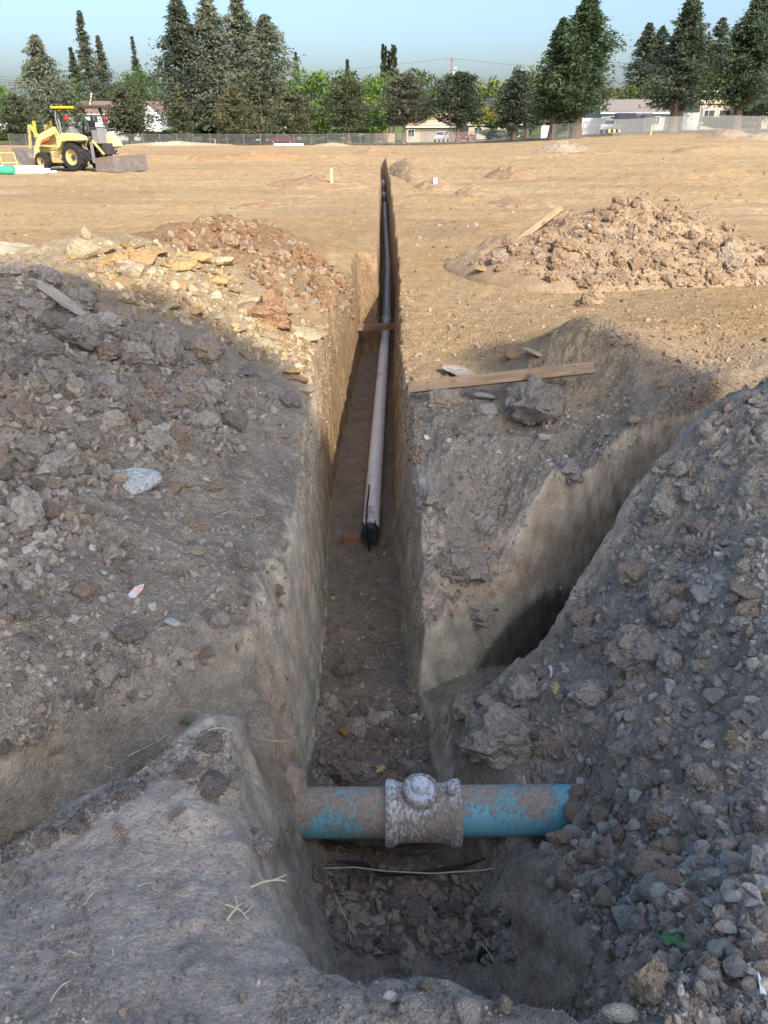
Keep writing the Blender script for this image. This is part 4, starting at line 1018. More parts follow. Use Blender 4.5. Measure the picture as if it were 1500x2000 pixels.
M_WOOD = wood_mat('raw_wood', (.42, .29, .18), (.30, .195, .115))
M_WOODY = wood_mat('yellow_wood', (.52, .36, .19), (.40, .26, .13))
M_WOODR = wood_mat('red_wood', (.36, .20, .12), (.24, .13, .08))
M_STAKE = mat('stake_wood', (.62, .50, .24), .8)

def pipe_paint(name, paint, dirt, amount, streak=1.0, rough=.45):
    """painted pipe with dried mud caked on its top and in blotches"""
    m = bpy.data.materials.new(name); m.use_nodes = True
    N, L = m.node_tree.nodes, m.node_tree.links
    b = N['Principled BSDF']
    tc = N.new('ShaderNodeTexCoord'); sx = N.new('ShaderNodeSeparateXYZ'); L.new(tc.outputs['Object'], sx.inputs[0])
    n1 = N.new('ShaderNodeTexNoise'); n1.inputs['Scale'].default_value = 55; n1.inputs['Detail'].default_value = 7; n1.inputs['Roughness'].default_value = .72
    mp = N.new('ShaderNodeMapping'); mp.inputs['Scale'].default_value = (1.5, .8, .8)
    L.new(tc.outputs['Object'], mp.inputs['Vector']); L.new(mp.outputs[0], n1.inputs['Vector'])
    n3 = N.new('ShaderNodeTexNoise'); n3.inputs['Scale'].default_value = 5; n3.inputs['Detail'].default_value = 3
    L.new(tc.outputs['Object'], n3.inputs['Vector'])
    up = N.new('ShaderNodeMapRange'); up.inputs['From Min'].default_value = -.10; up.inputs['From Max'].default_value = .10
    up.inputs['To Min'].default_value = -.14 * streak; up.inputs['To Max'].default_value = .16 * streak
    L.new(sx.outputs['Z'], up.inputs['Value'])
    a = N.new('ShaderNodeMath'); a.operation = 'ADD'; L.new(n1.outputs['Fac'], a.inputs[0]); L.new(up.outputs[0], a.inputs[1])
    a2 = N.new('ShaderNodeMath'); a2.operation = 'MULTIPLY_ADD'; a2.inputs[1].default_value = .75
    L.new(n3.outputs['Fac'], a2.inputs[0]); L.new(a.outputs[0], a2.inputs[2])
    th = N.new('ShaderNodeMapRange'); th.inputs['From Min'].default_value = .885 - amount; th.inputs['From Max'].default_value = 1.0 - amount
    L.new(a2.outputs[0], th.inputs['Value'])
    n2 = N.new('ShaderNodeTexNoise'); n2.inputs['Scale'].default_value = 60; n2.inputs['Detail'].default_value = 6; L.new(tc.outputs['Object'], n2.inputs['Vector'])
    r = N.new('ShaderNodeMapRange'); r.inputs['From Min'].default_value = .3; r.inputs['From Max'].default_value = .7; r.inputs['To Min'].default_value = .7; r.inputs['To Max'].default_value = 1.25
    L.new(n2.outputs['Fac'], r.inputs['Value'])
    dc = N.new('ShaderNodeVectorMath'); dc.operation = 'SCALE'; dc.inputs[0].default_value = dirt; L.new(r.outputs[0], dc.inputs['Scale'])
    mx = N.new('ShaderNodeMix'); mx.data_type = 'RGBA'; L.new(th.outputs[0], mx.inputs['Factor']); mx.inputs['A'].default_value = (*paint, 1); L.new(dc.outputs[0], mx.inputs['B'])
    L.new(mx.outputs['Result'], b.inputs['Base Color'])
    rr = N.new('ShaderNodeMapRange'); rr.inputs['To Min'].default_value = rough; rr.inputs['To Max'].default_value = .95; L.new(th.outputs[0], rr.inputs['Value'])
    L.new(rr.outputs[0], b.inputs['Roughness'])
    hs = N.new('ShaderNodeMath'); hs.operation = 'MULTIPLY_ADD'; hs.inputs[1].default_value = .4; L.new(n2.outputs['Fac'], hs.inputs[0]); L.new(th.outputs[0], hs.inputs[2])
    bp = N.new('ShaderNodeBump'); bp.inputs['Strength'].default_value = .5; bp.inputs['Distance'].default_value = .005; L.new(hs.outputs[0], bp.inputs['Height']); L.new(bp.outputs[0], b.inputs['Normal'])
    return m

M_BLUE = pipe_paint('blue_pipe_paint', (.17, .47, .54), (.38, .29, .215), -.20, 1.6)
M_BLUE_D = pipe_paint('blue_pipe_paint_muddy', (.17, .47, .54), (.36, .28, .205), .055, 1.0)
M_COUP = pipe_paint('white_coupling_plastic', (.70, .71, .70), (.335, .28, .22), .065, .3, .5)
M_CAPW = pipe_paint('white_cap_plastic', (.66, .68, .72), (.35, .29, .25), -.04, .2, .5)
M_PVC = mat('pale_pipe_plastic', (.88, .86, .82), .38, var=.05, scale=3, dirt=(.42, .34, .27), dirt_amt=.06)
M_PVC_SHADE = mat('pipe_plastic_shade_grey', (.60, .62, .64), .35, var=.08, scale=3, dirt=(.30, .24, .18), dirt_amt=.05)  # the pale pipe plastic greyed for the shade of the narrow trench
M_BLACK = mat('black_plastic', (.018, .019, .021), .4, var=.3)
M_STRAP = mat('black_strap', (.012, .012, .013), .6)
M_WIRE = mat('pale_wire', (.42, .38, .27), .6)

# ------------------------------------------------------------------ blue water main with its coupling
MAIN = Vector((.0, 2.235, -.752))
root = empty('water_pipe', MAIN)
tag(root, 'old blue painted water pipe crossing the pit, caked with mud on top', 'pipe')
RX = Matrix.Rotation(math.pi / 2, 3, 'Y')
MB().lathe([(.104, -.62), (.106, -.6), (.106, .03), (.1, .03)], 40, RX).build('pipe_length', M_BLUE_D, root, True, loc=(.0, 0, 0))
MB().lathe([(.1, .30), (.106, .30), (.106, 1.15), (.1, 1.15)], 40, RX).build('pipe_length', M_BLUE, root, True, loc=(0, 0, .008), rot=(0, R(-.6), 0))
coupling = empty('pipe_coupling', MAIN + Vector((.168, 0, 0)))
tag(coupling, 'white muddy saddle coupling with a plugged riser clamped round the blue pipe', 'coupling')
L_ = .164
sleeve = MB().lathe([(.108, -L_), (.134, -L_ + .002), (.140, -L_ + .012), (.138, -L_ + .036), (.128, -L_ + .052), (.122, -L_ + .075), (.122, L_ - .075), (.128, L_ - .052), (.138, L_ - .036),
                     (.140, L_ - .012), (.134, L_ - .002), (.108, L_)], 48, RX).build('sleeve', M_COUP, coupling, True)
Mc = Matrix.Rotation(R(-14), 3, 'X')
TX = Vector((-.014, .006, -.022))
rz = MB().lathe([(.076, .06), (.075, .145), (.077, .150), (.077, .176), (.073, .181), (.066, .181), (.064, .174)], 36).build('riser', M_COUP, coupling, True, loc=TX, rot=(R(3), 0, 0))
pl = MB().lathe([(.0655, .160), (.0655, .1745), (.038, .176), (.038, .206), (.034, .211), (0, .211)], 30).build('plug', M_CAPW, coupling, True, loc=TX, rot=(R(3), 0, 0))
nb = MB()
for k in range(8):
    t = k * math.pi / 4; nb.box((.0375 * math.cos(t), .0375 * math.sin(t), .190), (.004, .012, .026), rz=t)
nb.build('grip_rib', M_CAPW, pl)
lug = MB().box((-.118, -.02, .132), (.028, .05, .022)).box((.118, .0, .136), (.03, .05, .018)).build('clamp_lug', M_COUP, coupling, bevel=.004)

# mud still stuck under and over the pipe ends
def mud_lump(c, r, name='mud_lump', colour='grey', seed=1, label=None):
    V, T = rock_shape(seed * 31 + 5, 4, rough=.5, planes=3, lump=.5)
    me = np_mesh(name, V * np.array(r), T, True); me.materials.append(M_CLOD)
    o = add_obj(name, me, loc=c); o.color = (*C[colour], 1)
    return tag(o, label, 'mud')
mud_lump((-.46, 2.31, -.69), (.13, .20, .16), colour='brown', seed=3, label='rusty brown mud packed round the left end of the blue pipe')
mud_lump((.70, 2.30, -1.05), (.36, .20, .19), colour='brown', seed=4, label='mud bench under the right half of the blue pipe')
mud_lump((1.06, 2.32, -.78), (.13, .22, .16), colour='grey', seed=5, label='loose mud burying the right end of the blue pipe')
mud_lump((-.05, 2.42, -.98), (.42, .16, .16), colour='dgrey', seed=6, label='dark mud bed behind and under the left half of the blue pipe')

w = empty('tracer_wire', (.1, 2.07, -.885)); tag(w, 'bundle of thin wires hanging under the blue pipe, one pale strand on top', 'wire')
def strand(pts, r, m, nm, lab=None):
    o = MB().tube(pts, r, 6).build(nm, m, w, True)
    if lab: o['label'] = lab
strand([(-.36, .0, -.012), (-.22, -.02, .022), (-.1, -.03, .012), (.1, -.03, -.004), (.32, -.01, -.010), (.47, .02, -.006)], .0032, M_WIRE, 'wire_strand', 'pale strand of the wire bundle')
for i in range(7):
    f = random.uniform(-1, 1)
    strand([(-.30 + .02 * i, .05, -.03), (-.12, -.01 + .008 * f, -.008 - .005 * i), (.05, -.012, -.022 - .006 * f - .003 * i), (.22, .02, -.018 - .004 * i), (.34, .06, -.03)], .0035, M_BLACK, 'wire_strand')

# ------------------------------------------------------------------ new pipeline in the trench
P0, P1 = Vector((-.125, 5.72, -1.35)), Vector((.045, 13.9, -1.345))
dirn = (P1 - P0).normalized()
def along(d): return P0 + dirn * d
rp = .0785
pipe = empty('sewer_pipe', P0); tag(pipe, 'pale new plastic pipe lying on the trench floor with a black capped near end', 'pipe')
MD = dirn.to_track_quat('Z', 'Y').to_matrix()
MB().lathe([(rp - .006, 0), (rp, .0), (rp, 8.2), (rp - .006, 8.2)], 32, MD).build('pipe_barrel', M_PVC, pipe, True)
MB().lathe([(rp, 8.06), (rp + .016, 8.08), (rp + .016, 8.16), (rp + .006, 8.18), (rp + .006, 8.25), (rp + .016, 8.27), (rp + .016, 8.34), (rp, 8.36)], 32, MD).build('bell_joint', M_PVC_SHADE, pipe, True)
cap = MB().lathe([(0, -.012), (rp + .002, -.010), (rp + .006, .0), (rp + .005, .055), (rp + .003, .10), (rp + .001, .103)], 32, MD).build('end_cap', mat('black_film', (.035, .04, .048), .3, var=.5, scale=30, bump=.6), pipe, True)
for a in (40, 85, 120, 160, 200):
    q = MD @ Vector(((rp + .004) * math.cos(R(a)), (rp + .004) * math.sin(R(a)), .11))
    MB().box((q.x, q.y, q.z), (.03, .06, .004), M=Matrix.Rotation(R(a), 3, 'Y')).build('tape_flap', M_BLACK, cap)
st = MB().tube([(-.004, -.03, -.17), (-.012, -.035, -.06), (-.024, -.03, .05), (-.03, .03, .125), (-.03, .35, .128), (-.02, .66, .12), (-.02, .78, .126)], .008, 6).build('strap', M_STRAP, pipe, True)
bl = MB().box((-.155, .17, -.118), (.20, .10, .07), rz=.05).build('wood_block', M_WOODR, None, bevel=.004); bl.location = P0
tag(bl, 'short reddish wood block propping the capped pipe end on its left', 'wood block')
bl2 = MB().box((.115, .10, -.125), (.07, .09, .055), rz=-.1).build('wood_block', M_WOODR, None, bevel=.004); bl2.location = P0
tag(bl2, 'small wood wedge tucked under the right of the capped pipe end', 'wood block')

gp = empty('shaded_pipe', P1); tag(gp, 'run of shade-greyed pipe lengths in the dark narrow trench beyond the cross timber', 'pipe')
pts = [P1 - P1, Vector((.10, 20.2, -1.34)) - P1, Vector((.05, 28.5, -1.30)) - P1, Vector((.02, 35, -1.25)) - P1, Vector((-.03, 43, -1.1)) - P1, Vector((-.05, 47.5, -.92)) - P1]
for i in range(5):
    a, b = pts[i], pts[i + 1]
    m_ = M_PVC_SHADE if i < 3 else mat('pipe_plastic_shade_dark', (.06, .062, .066), .4)  # far lengths darker still, deep trench shade put into the colour
    MB().tube([a, b], rp, 20).build('pipe_barrel', m_, gp, True)
    d = (b - a).normalized()
    if i < 4: MB().lathe([(rp, -.16), (rp + .018, -.14), (rp + .018, -.06), (rp + .006, -.04), (rp + .006, .03), (rp + .018, .05), (rp + .018, .12), (rp, .14)], 20, d.to_track_quat('Z', 'Y').to_matrix()).build('bell_joint', M_PVC_SHADE, gp, True, loc=b)
for yy, nm in ((38.5, 'white_clamp'), (44.5, 'white_clamp')):
    i = 3 if yy < 43 else 4; a, b = pts[i], pts[i + 1]
    t = (yy - 13.9 - a.y) / (b.y - a.y); c = a.lerp(b, t); d = (b - a).normalized()
    MB().lathe([(rp, -.7), (rp + .035, -.68), (rp + .035, .68), (rp, .7)], 18, d.to_track_quat('Z', 'Y').to_matrix()).build(nm, mat('white_band', (.7, .7, .68), .5), gp, True, loc=c)

tim = MB().box((0, 0, 0), (.62, .10, .095)).build('cross_timber', wood_mat('dirty_timber', (.30, .20, .13), (.15, .10, .07)), None, bevel=.006)
tim.location = (-.12, 11.9, -1.0); tim.rotation_euler = (0, R(-1.5), R(2)); tag(tim, 'dirty square timber jammed across the trench above the pipe joint', 'timber')

# ------------------------------------------------------------------ boards, stake, scraps of wood
def board(pa, pb, za, zb, w, h, m, label, name='wooden_board', roll=0.0, nails=False):
    a = Vector((*PX(pa[0], pa[1], za), za)); b = Vector((*PX(pb[0], pb[1], zb), zb))
    d = b - a; o = empty(name, (a + b) / 2)
    o.rotation_euler = d.to_track_quat('X', 'Z').to_euler(); o.rotation_euler.rotate_axis('X', roll)
    MB().box((0, 0, 0), (d.length, w, h)).build('plank', m, o, bevel=.003)
    if nails:
        for fx in (.40, -.40):
            for sy in (-.3, .25): MB().lathe([(.0, .0), (.006, 0), (.006, .002), (0, .003)], 8).build('nail_head', M_BLACK, o, loc=(d.length * fx, w * sy, h / 2))
    return tag(o, label, 'board')
board((803, 757), (1160, 718), .07, .33, .085, .042, M_WOOD, 'raw timber board lying over clods on the wedge between the trenches', roll=R(58), nails=True)
x_, y_, z_, k_ = hit([985, 1086], [482, 420])
def board_w(a, b, w, h, m, label, name='wooden_board', roll=0.0):
    a, b = Vector(a), Vector(b); d = b - a; o = empty(name, (a + b) / 2)
    o.rotation_euler = d.to_track_quat('X', 'Z').to_euler(); o.rotation_euler.rotate_axis('X', roll)
    MB().box((0, 0, 0), (d.length, w, h)).build('plank', m, o, bevel=.004)
    return tag(o, label, 'board')
board_w((1.62, 10.95, .24), (2.50, 11.2, .84), .085, .035, M_WOOD, 'yellow wooden board leaning on the left flank of the big clod heap', roll=R(50))
x_, y_, z_, k_ = hit([648], [357])
stk = MB().box((0, 0, .14), (.095, .05, .62)).build('wooden_stake', M_STAKE, None, loc=(x_[0], y_[0], z_[0]), bevel=.004); tag(stk, 'short yellow wooden stake upright in the low tan heap', 'stake')
x_, y_, z_, k_ = hit([1283], [376])
stc = MB().bar((0, 0, -.05), (.09, .03, .16), .035, .02).build('wood_offcut', M_WOODR, None, loc=(x_[0], y_[0], z_[0])); tag(stc, 'dark wood offcut sticking out of the top of the big clod heap', 'offcut')
x_, y_, z_, k_ = hit([850], [359])
sc_ = MB().box((0, 0, .08), (.13, .05, .2)).build('white_stub', mat('white_stub', (.75, .74, .7), .6), None, loc=(x_[0], y_[0], z_[0]), bevel=.01); tag(sc_, 'small white stub standing on the heap right of the trench', 'stub')

# ------------------------------------------------------------------ leaves, twigs, roots, scraps
def drape(px, py): 
    x, y, z, k = hit([px], [py]); return Vector((x[0], y[0], z[0] + .006)), k[0]
M_LEAFG = mat('green_leaf', (.06, .16, .05), .5, var=.2, scale=30)
M_LEAFD = mat('dry_leaf', (.50, .37, .17), .7, var=.2, scale=30)
M_TWIG = mat('redwood_needles', (.20, .11, .08), .8, var=.25, scale=20)
M_ROOT = mat('pale_root', (.58, .49, .32), .8, var=.2, scale=20)
M_GRASS = mat('weed_green', (.16, .24, .10), .7)

def oak_leaf(px, py, L, rz, m, label, tilt=(0.25, 0.1)):
    p, k = drape(px, py)
    half = [(0, .03), (.10, .05), (.16, .16), (.22, .19), (.27, .09), (.36, .10), (.45, .30), (.53, .33), (.57, .14), (.66, .12), (.76, .26), (.83, .22), (.86, .09), (1.0, .0)]
    up = [(x, y) for x, y in half]; lo = [(x, -y * .9) for x, y in half]
    V = []; Fs = []
    n = len(half)
    for (x, y) in up: V.append((x - .5, y, .10 * (x - .5) ** 2 + .35 * y * y + .012))
    for x, _ in half: V.append((x - .5, 0, .10 * (x - .5) ** 2))
    for (x, y) in lo: V.append((x - .5, y, .10 * (x - .5) ** 2 + .25 * y * y + .012))
    for i in range(n - 1): Fs += [(n + i, n + i + 1, i + 1, i), (2 * n + i, 2 * n + i + 1, n + i + 1, n + i)]
    mb = MB().add([Vector(v) * L for v in V], Fs)
    mb.tube([Vector((-.5, 0, .03)) * L, Vector((-.62, .03, .05)) * L], .006 * L, 5)
    o = mb.build('oak_leaf', m, None, True, loc=p + Vector((0, 0, .015)), rot=(tilt[0], tilt[1], rz))
    s = o.modifiers.new('thick', 'SOLIDIFY'); s.thickness = .0012
    return tag(o, label, 'leaf')
oak_leaf(1322, 1848, .105, R(165), M_LEAFG, 'fresh green lobed leaf among grey stones right of the pit')
oak_leaf(1085, 1352, .11, R(70), M_LEAFD, 'dry yellow lobed leaf beside the squarish clod', (.3, .1))
oak_leaf(743, 1508, .10, R(60), M_LEAFD, 'dry tan leaf lying behind the boulder next to the coupling', (.2, .3))

def twig(px, py, L, rz, label):
    p, k = drape(px, py)
    mb = MB().tube([(-L / 2, 0, 0), (0, .04 * L, .03 * L), (L / 2, 0, 0)], .0012, 5)
    for i in range(12):
        t = -.45 + .9 * i / 11 + random.uniform(-.02, .02)
        for s in (-1, 1):
            ln = L * (.26 - .2 * abs(t)) * random.uniform(.8, 1.15)
            a = Vector((t * L, .03 * L, .012)); b = a + Vector((ln * .55, s * ln, random.uniform(-.2, .3) * ln))
            mb.bar(a, b, .0013, .001)
    return tag(mb.build('redwood_twig', M_TWIG, None, loc=p + Vector((0, 0, .006)), rot=(.15, .1, rz)), label, 'twig')
for a in ((236, 1636, .07, R(-50), 'brown redwood twig on the trodden grey spur, largest of three there'), (343, 1603, .055, R(60), 'small brown redwood twig right of the largest one on the spur'),
          (347, 1527, .045, R(30), 'tiny brown redwood twig near the top of the spur'), (110, 1478, .06, R(50), 'brown redwood twig on the bank above the left ditch'),
          (985, 1470, .05, R(50), 'upper of two brown twigs on the earth lump above the coupling'), (965, 1497, .045, R(50), 'lower of two brown twigs on the earth lump above the coupling'),
          (1235, 1812, .07, R(50), 'brown twig across the pale green grey block'), (1345, 1775, .08, R(60), 'brown twig sprig above the green leaf'),
          (1210, 1828, .08, R(10), 'brown twig lying level below the pale green grey block'), (760, 1900, .05, R(20), 'brown twig on the near rim beside a buff clod'),
          (970, 1412, .05, R(35), 'brown twig beside the thin pale flake'), (1485, 1880, .06, R(60), 'brown twig at the right edge near the blunt grey stone')): twig(*a)

def root_strand(px, py, L, rz, label, r=.0028, wig=.25, up=0.0, kids=1, seed=0):
    g = random.Random(seed + int(px)); p, k = drape(px, py)
    mb = MB()
    def one(a, d, n, r0):
        pts = [Vector(a)]; dd = Vector(d)
        for i in range(n):
            dd = (dd + Vector((g.uniform(-wig, wig), g.uniform(-wig, wig), g.uniform(-wig, wig) * .5))).normalized(); pts.append(pts[-1] + dd * L / n)
        mb.tube(pts, [r0 * (1 - .6 * i / n) for i in range(n + 1)], 5); return pts
    r *= .72
    pts = one((0, 0, 0), (math.cos(rz), math.sin(rz) * (1 - up), up + .02), 7, r)
    for _ in range(kids):
        q = pts[g.randrange(2, 6)]; L0 = L; L = L * .45; one(q, (math.cos(rz + g.uniform(-1.3, 1.3)), math.sin(rz), up * .5 + g.uniform(-.1, .3)), 4, r * .6); L = L0
    return tag(mb.build('root', M_ROOT, None, True, loc=p), label, 'root', 'pale roots and straws')
roots = [(250, 1480, .16, R(35), 'long pale root along the crest of the spur above the ditch', .003, .12), (268, 1515, .10, R(60), 'bent pale root just below the crest root', .003), (240, 1560, .06, R(70), 'short thick pale straw on the spur below the bent root', .0032),
         (205, 1498, .05, R(-30), 'short pale root poking over the ditch edge', .003), (180, 1607, .05, R(80), 'pale straw left of the biggest twig', .002), (75, 1670, .05, R(100), 'pale curved straw near the left stones of the spur', .0025),
         (490, 1735, .09, R(25), 'thick branching pale root on the edge of the spur over the pit', .0045), (440, 1770, .07, R(10), 'pale root below the thick branching root', .0035), (445, 1800, .06, R(75), 'frayed upright pale root stub in the dark hollow of the spur', .005),
         (405, 1430, .08, R(-5), 'pale root lying on the peak of the spur', .003), (135, 1860, .04, R(-30), 'short curved straw low on the left of the spur', .0025), (220, 1855, .05, R(-60), 'bent straw right of the short curved straw', .0025),
         (165, 1770, .04, R(45), 'thin forked straw in the middle of the spur', .002), (270, 1735, .04, R(50), 'pale straw under the largest twig', .002), (345, 1750, .035, R(0), 'tiny level straw in the middle right of the spur', .002),
         (100, 1960, .05, R(70), 'forked straw near the bottom left corner', .0025), (685, 1850, .24, R(85), 'long forked root standing up from the pit floor', .0035), (675, 1830, .14, R(60), 'side root curling at the foot of the long forked root', .003),
         (800, 1850, .10, R(120), 'frayed root at the near lip of the pit', .0025), (755, 1840, .12, R(95), 'straight thin root rising at the near lip', .0025), (965, 1880, .07, R(110), 'thick bent pale root on the near lip right of the middle', .0045),
         (1010, 1870, .08, R(100), 'thin dry stems on the near lip under the clay face', .002), (1205, 1630, .05, R(85), 'dry stalk beside the upright brown clod', .003), (1310, 1615, .04, R(80), 'pale hooked straw near the right rubble', .003),
         (60, 1190, .03, R(75), 'white stick scrap on the left gravel slope', .0035), (510, 1445, .16, R(-25), 'dark thin root bridging from the spur to the trench wall', .0018), (320, 1285, .05, R(-60), 'thin pale root above the ditch edge', .002)]
for r in roots:
    root_strand(r[0], r[1], r[2], r[3], r[4], r[5], r[6] if len(r) > 6 else .3, up=.75 if ('standing' in r[4] or 'rising' in r[4] or 'upright' in r[4]) else .0)

p, k = drape(365, 1420)
mb = MB()
for i in range(26):
    a = random.uniform(0, 6.28); t = random.uniform(.2, 1); l = random.uniform(.02, .05)
    b = Vector((math.cos(a) * t * .03, math.sin(a) * t * .02, l)); mb.bar((0, 0, 0), b, .0016); mb.box(b, (.008, .004, .003), rz=a)
tag(mb.build('weed_sprig', M_GRASS, None, loc=p), 'small pale green weed on the peak of the spur', 'weed')
m_fo = mat('foil', (.60, .62, .68), .25, var=.4, scale=40, dirt=(.75, .38, .30), dirt_amt=.45)
p, k = drape(264, 1163)
tag(MB().add([(-.03, -.03, 0), (.01, -.03, .004), (.032, .01, .012), (.028, .04, .01), (.0, .02, .016)], [(0, 1, 2, 4), (2, 3, 4)]).build('foil_scrap', m_fo, None, loc=p + Vector((0, 0, .008)), rot=(.3, .1, 0)), 'shiny bluish pink plastic scrap on the left gravel slope', 'scrap')
p, k = drape(1075, 1325)
tag(MB().tube([(0, 0, 0), (.008, .02, .02), (.004, .05, .03)], [.004, .006, .010], 7).build('white_scrap', mat('white_scrap', (.7, .7, .68), .5), None, loc=p), 'small white plastic scrap left of the dry oak leaf', 'scrap')
p, k = drape(935, 1880)
tag(MB().tube([(0, 0, 0), (.01, .02, .03), (.03, .02, .045), (.03, .03, .02)], [.010, .012, .012, .008], 6).build('black_plastic_scrap', M_BLACK, None, loc=p), 'crumpled black plastic scrap at the near lip of the pit', 'scrap')
p, k = drape(1478, 1935)
tag(MB().add([(-.008, -.03, 0), (.012, -.02, .004), (.006, .03, .01)], [(0, 1, 2)]).build('white_flake', mat('white_flake', (.75, .75, .72), .5), None, loc=p + Vector((0, 0, .01)), rot=(.4, .2, .2)), 'white flake at the right edge near the bottom', 'flake')
# ------------------------------------------------------------------ trees
def leaf_mat(name):
    m = bpy.data.materials.new(name); m.use_nodes = True
    N, L = m.node_tree.nodes, m.node_tree.links
    b = N['Principled BSDF']; b.inputs['Roughness'].default_value = .7; b.inputs['Specular IOR Level'].default_value = .2
    a = N.new('ShaderNodeAttribute'); a.attribute_name = 'tint'
    o = N.new('ShaderNodeObjectInfo')
    mx = N.new('ShaderNodeVectorMath'); mx.operation = 'MULTIPLY'; L.new(a.outputs['Color'], mx.inputs[0]); L.new(o.outputs['Color'], mx.inputs[1])
    L.new(mx.outputs[0], b.inputs['Base Color'])
    tr = N.new('ShaderNodeBsdfTranslucent'); L.new(mx.outputs[0], tr.inputs['Color'])
    ms = N.new('ShaderNodeMixShader'); ms.inputs[0].default_value = .36
    L.new(b.outputs[0], ms.inputs[1]); L.new(tr.outputs[0], ms.inputs[2]); L.new(ms.outputs[0], N['Material Output'].inputs[0])
    return m
M_LEAF = leaf_mat('foliage')
M_BARK = mat('bark', (.15, .105, .075), .95, var=.35, scale=3, bump=.5)
GT_ = np.random.default_rng(21)

def cards(P, D, L, W, g):
    """leaf blades: centre P, direction D, length L, width W -> quads (rhombs)"""
    n = len(P)
    r = g.normal(size=(n, 3)); S = np.cross(D, r); S /= np.linalg.norm(S, axis=1, keepdims=True) + 1e-9
    D = D / (np.linalg.norm(D, axis=1, keepdims=True) + 1e-9)
    a = P - D * L[:, None] * .45 + S * W[:, None] * .6; b = P - D * L[:, None] * .45 - S * W[:, None] * .6; c = P + D * L[:, None] * .6
    return np.stack([a, b, c], 1).reshape(-1, 3)

def conifer(h, rad, base, n_br, per, leaf, seed, taper=1.0, droop=.25, bulge=.0, gap=.25, lean=0.0, tipn=0):
    """whorled branches carrying sprays; returns crown vertices, shade of each card"""
    g = np.random.default_rng(seed)
    rad = rad * .9; per = int(per * 1.45); leaf = leaf * .7
    t = g.random(n_br) ** .82
    z = base + (h - base) * t
    prof = (1 - t) ** taper * (1 - np.exp(-(t + .05) * 14) * .5) + bulge * np.sin(np.pi * np.clip(t, 0, 1)) * .5
    az = g.random(n_br) * 2 * np.pi
    lump = 1 + gap * np.sin(az * 3 + z * 1.3 + seed) * .5 + gap * fbm(np.cos(az) * 2, np.sin(az) * 2, z * .5 + seed, 1.0, 3) * 1.6
    bl = rad * np.clip(prof, .03, 2) * lump * g.uniform(.72, 1.12, n_br)
    f = g.random((n_br, per)) ** .65
    side = g.normal(size=(n_br, per, 3)) * (.03 * rad + .10 * bl[:, None, None]) * np.array([1, 1, .45])
    r = bl[:, None] * f
    zz = z[:, None] + r * (.22 - droop) - droop * .55 * r * f + lean * 0
    P = np.stack([r * np.cos(az)[:, None], r * np.sin(az)[:, None], zz], -1) + side
    D = np.stack([np.cos(az)[:, None] + g.normal(size=f.shape) * .6, np.sin(az)[:, None] + g.normal(size=f.shape) * .6, -droop * 1.4 + g.normal(size=f.shape) * .45], -1)
    P, D = P.reshape(-1, 3), D.reshape(-1, 3)
    L = leaf * g.uniform(.7, 1.5, len(P)); W = L * g.uniform(.28, .5, len(P))
    sh = np.repeat(g.uniform(.75, 1.25, n_br), per) * g.uniform(.75, 1.25, len(P))
    return cards(P, D, L, W, g), sh

def broadleaf(h, rad, base, n_cl, per, leaf, seed, flat=1.0, point=.0):
    g = np.random.default_rng(seed)
    per = int(per * 1.45); leaf = leaf * .7
    u = g.normal(size=(n_cl, 3)); u /= np.linalg.norm(u, axis=1, keepdims=True)
    rr = g.uniform(.35, 1.0, n_cl) ** .6
    c = u * rr[:, None]
    c[:, :2] *= rad * (1 - point * np.clip(c[:, 2:3] * .5 + .5, 0, 1) * .9)
    zc = (h + base) / 2; c[:, 2] = zc + c[:, 2] * (h - base) / 2 * .92
    cr = rad * g.uniform(.16, .34, n_cl)
    v = g.normal(size=(n_cl, per, 3)); v /= np.linalg.norm(v, axis=-1, keepdims=True)
    v *= g.uniform(.5, 1.0, (n_cl, per, 1))
    P = c[:, None] + v * cr[:, None, None] * np.array([1, 1, .75 * flat])
    D = v + g.normal(size=v.shape) * .7 + np.array([0, 0, -.3])
    P, D = P.reshape(-1, 3), D.reshape(-1, 3)
    L = leaf * g.uniform(.7, 1.4, len(P)); W = L * g.uniform(.45, .8, len(P))
    sh = np.repeat(g.uniform(.72, 1.28, n_cl), per) * g.uniform(.75, 1.25, len(P))
    return cards(P, D, L, W, g), sh

def crown_mesh(V, sh, warm=.0, seed=0):
    g = np.random.default_rng(seed + 77)
    n = len(V) // 3
    T = np.arange(n * 3).reshape(n, 3)
    c = np.stack([sh * g.uniform(.9, 1.15, n), sh, sh * g.uniform(.85, 1.1, n)], 1)
    if warm:
        b = g.random(n) < warm; c[b] *= np.array([1.9, 1.05, .8])
    return np_mesh('crown', V, T, False, np.repeat(c, 3, 0))

def trunk_mesh(h, r, seed, top=.9, limbs=5, base=2.0, rad=2.0):
    g = random.Random(seed); mb = MB()
    pts = []; x = y = 0
    for i in range(7):
        pts.append((x, y, h * top * i / 6)); x += g.uniform(-.02, .02) * h * .3; y += g.uniform(-.02, .02) * h * .3
    mb.tube(pts, [r * (1.35 if i == 0 else 1 - .85 * i / 6) for i in range(7)], 9)
    for i in range(limbs):
        z = base + (h * top - base) * (i + .3) / limbs * .8; a = g.uniform(0, 6.28); l = rad * (.7 - .5 * i / limbs)
        q = Vector(pts[min(6, int(z / (h * top) * 6))]); q.z = z
        mb.tube([q, q + Vector((math.cos(a) * l * .5, math.sin(a) * l * .5, l * .18)), q + Vector((math.cos(a) * l, math.sin(a) * l, l * .3))], [r * .38, r * .25, r * .08], 6)
    return mb.mesh('trunk', True)

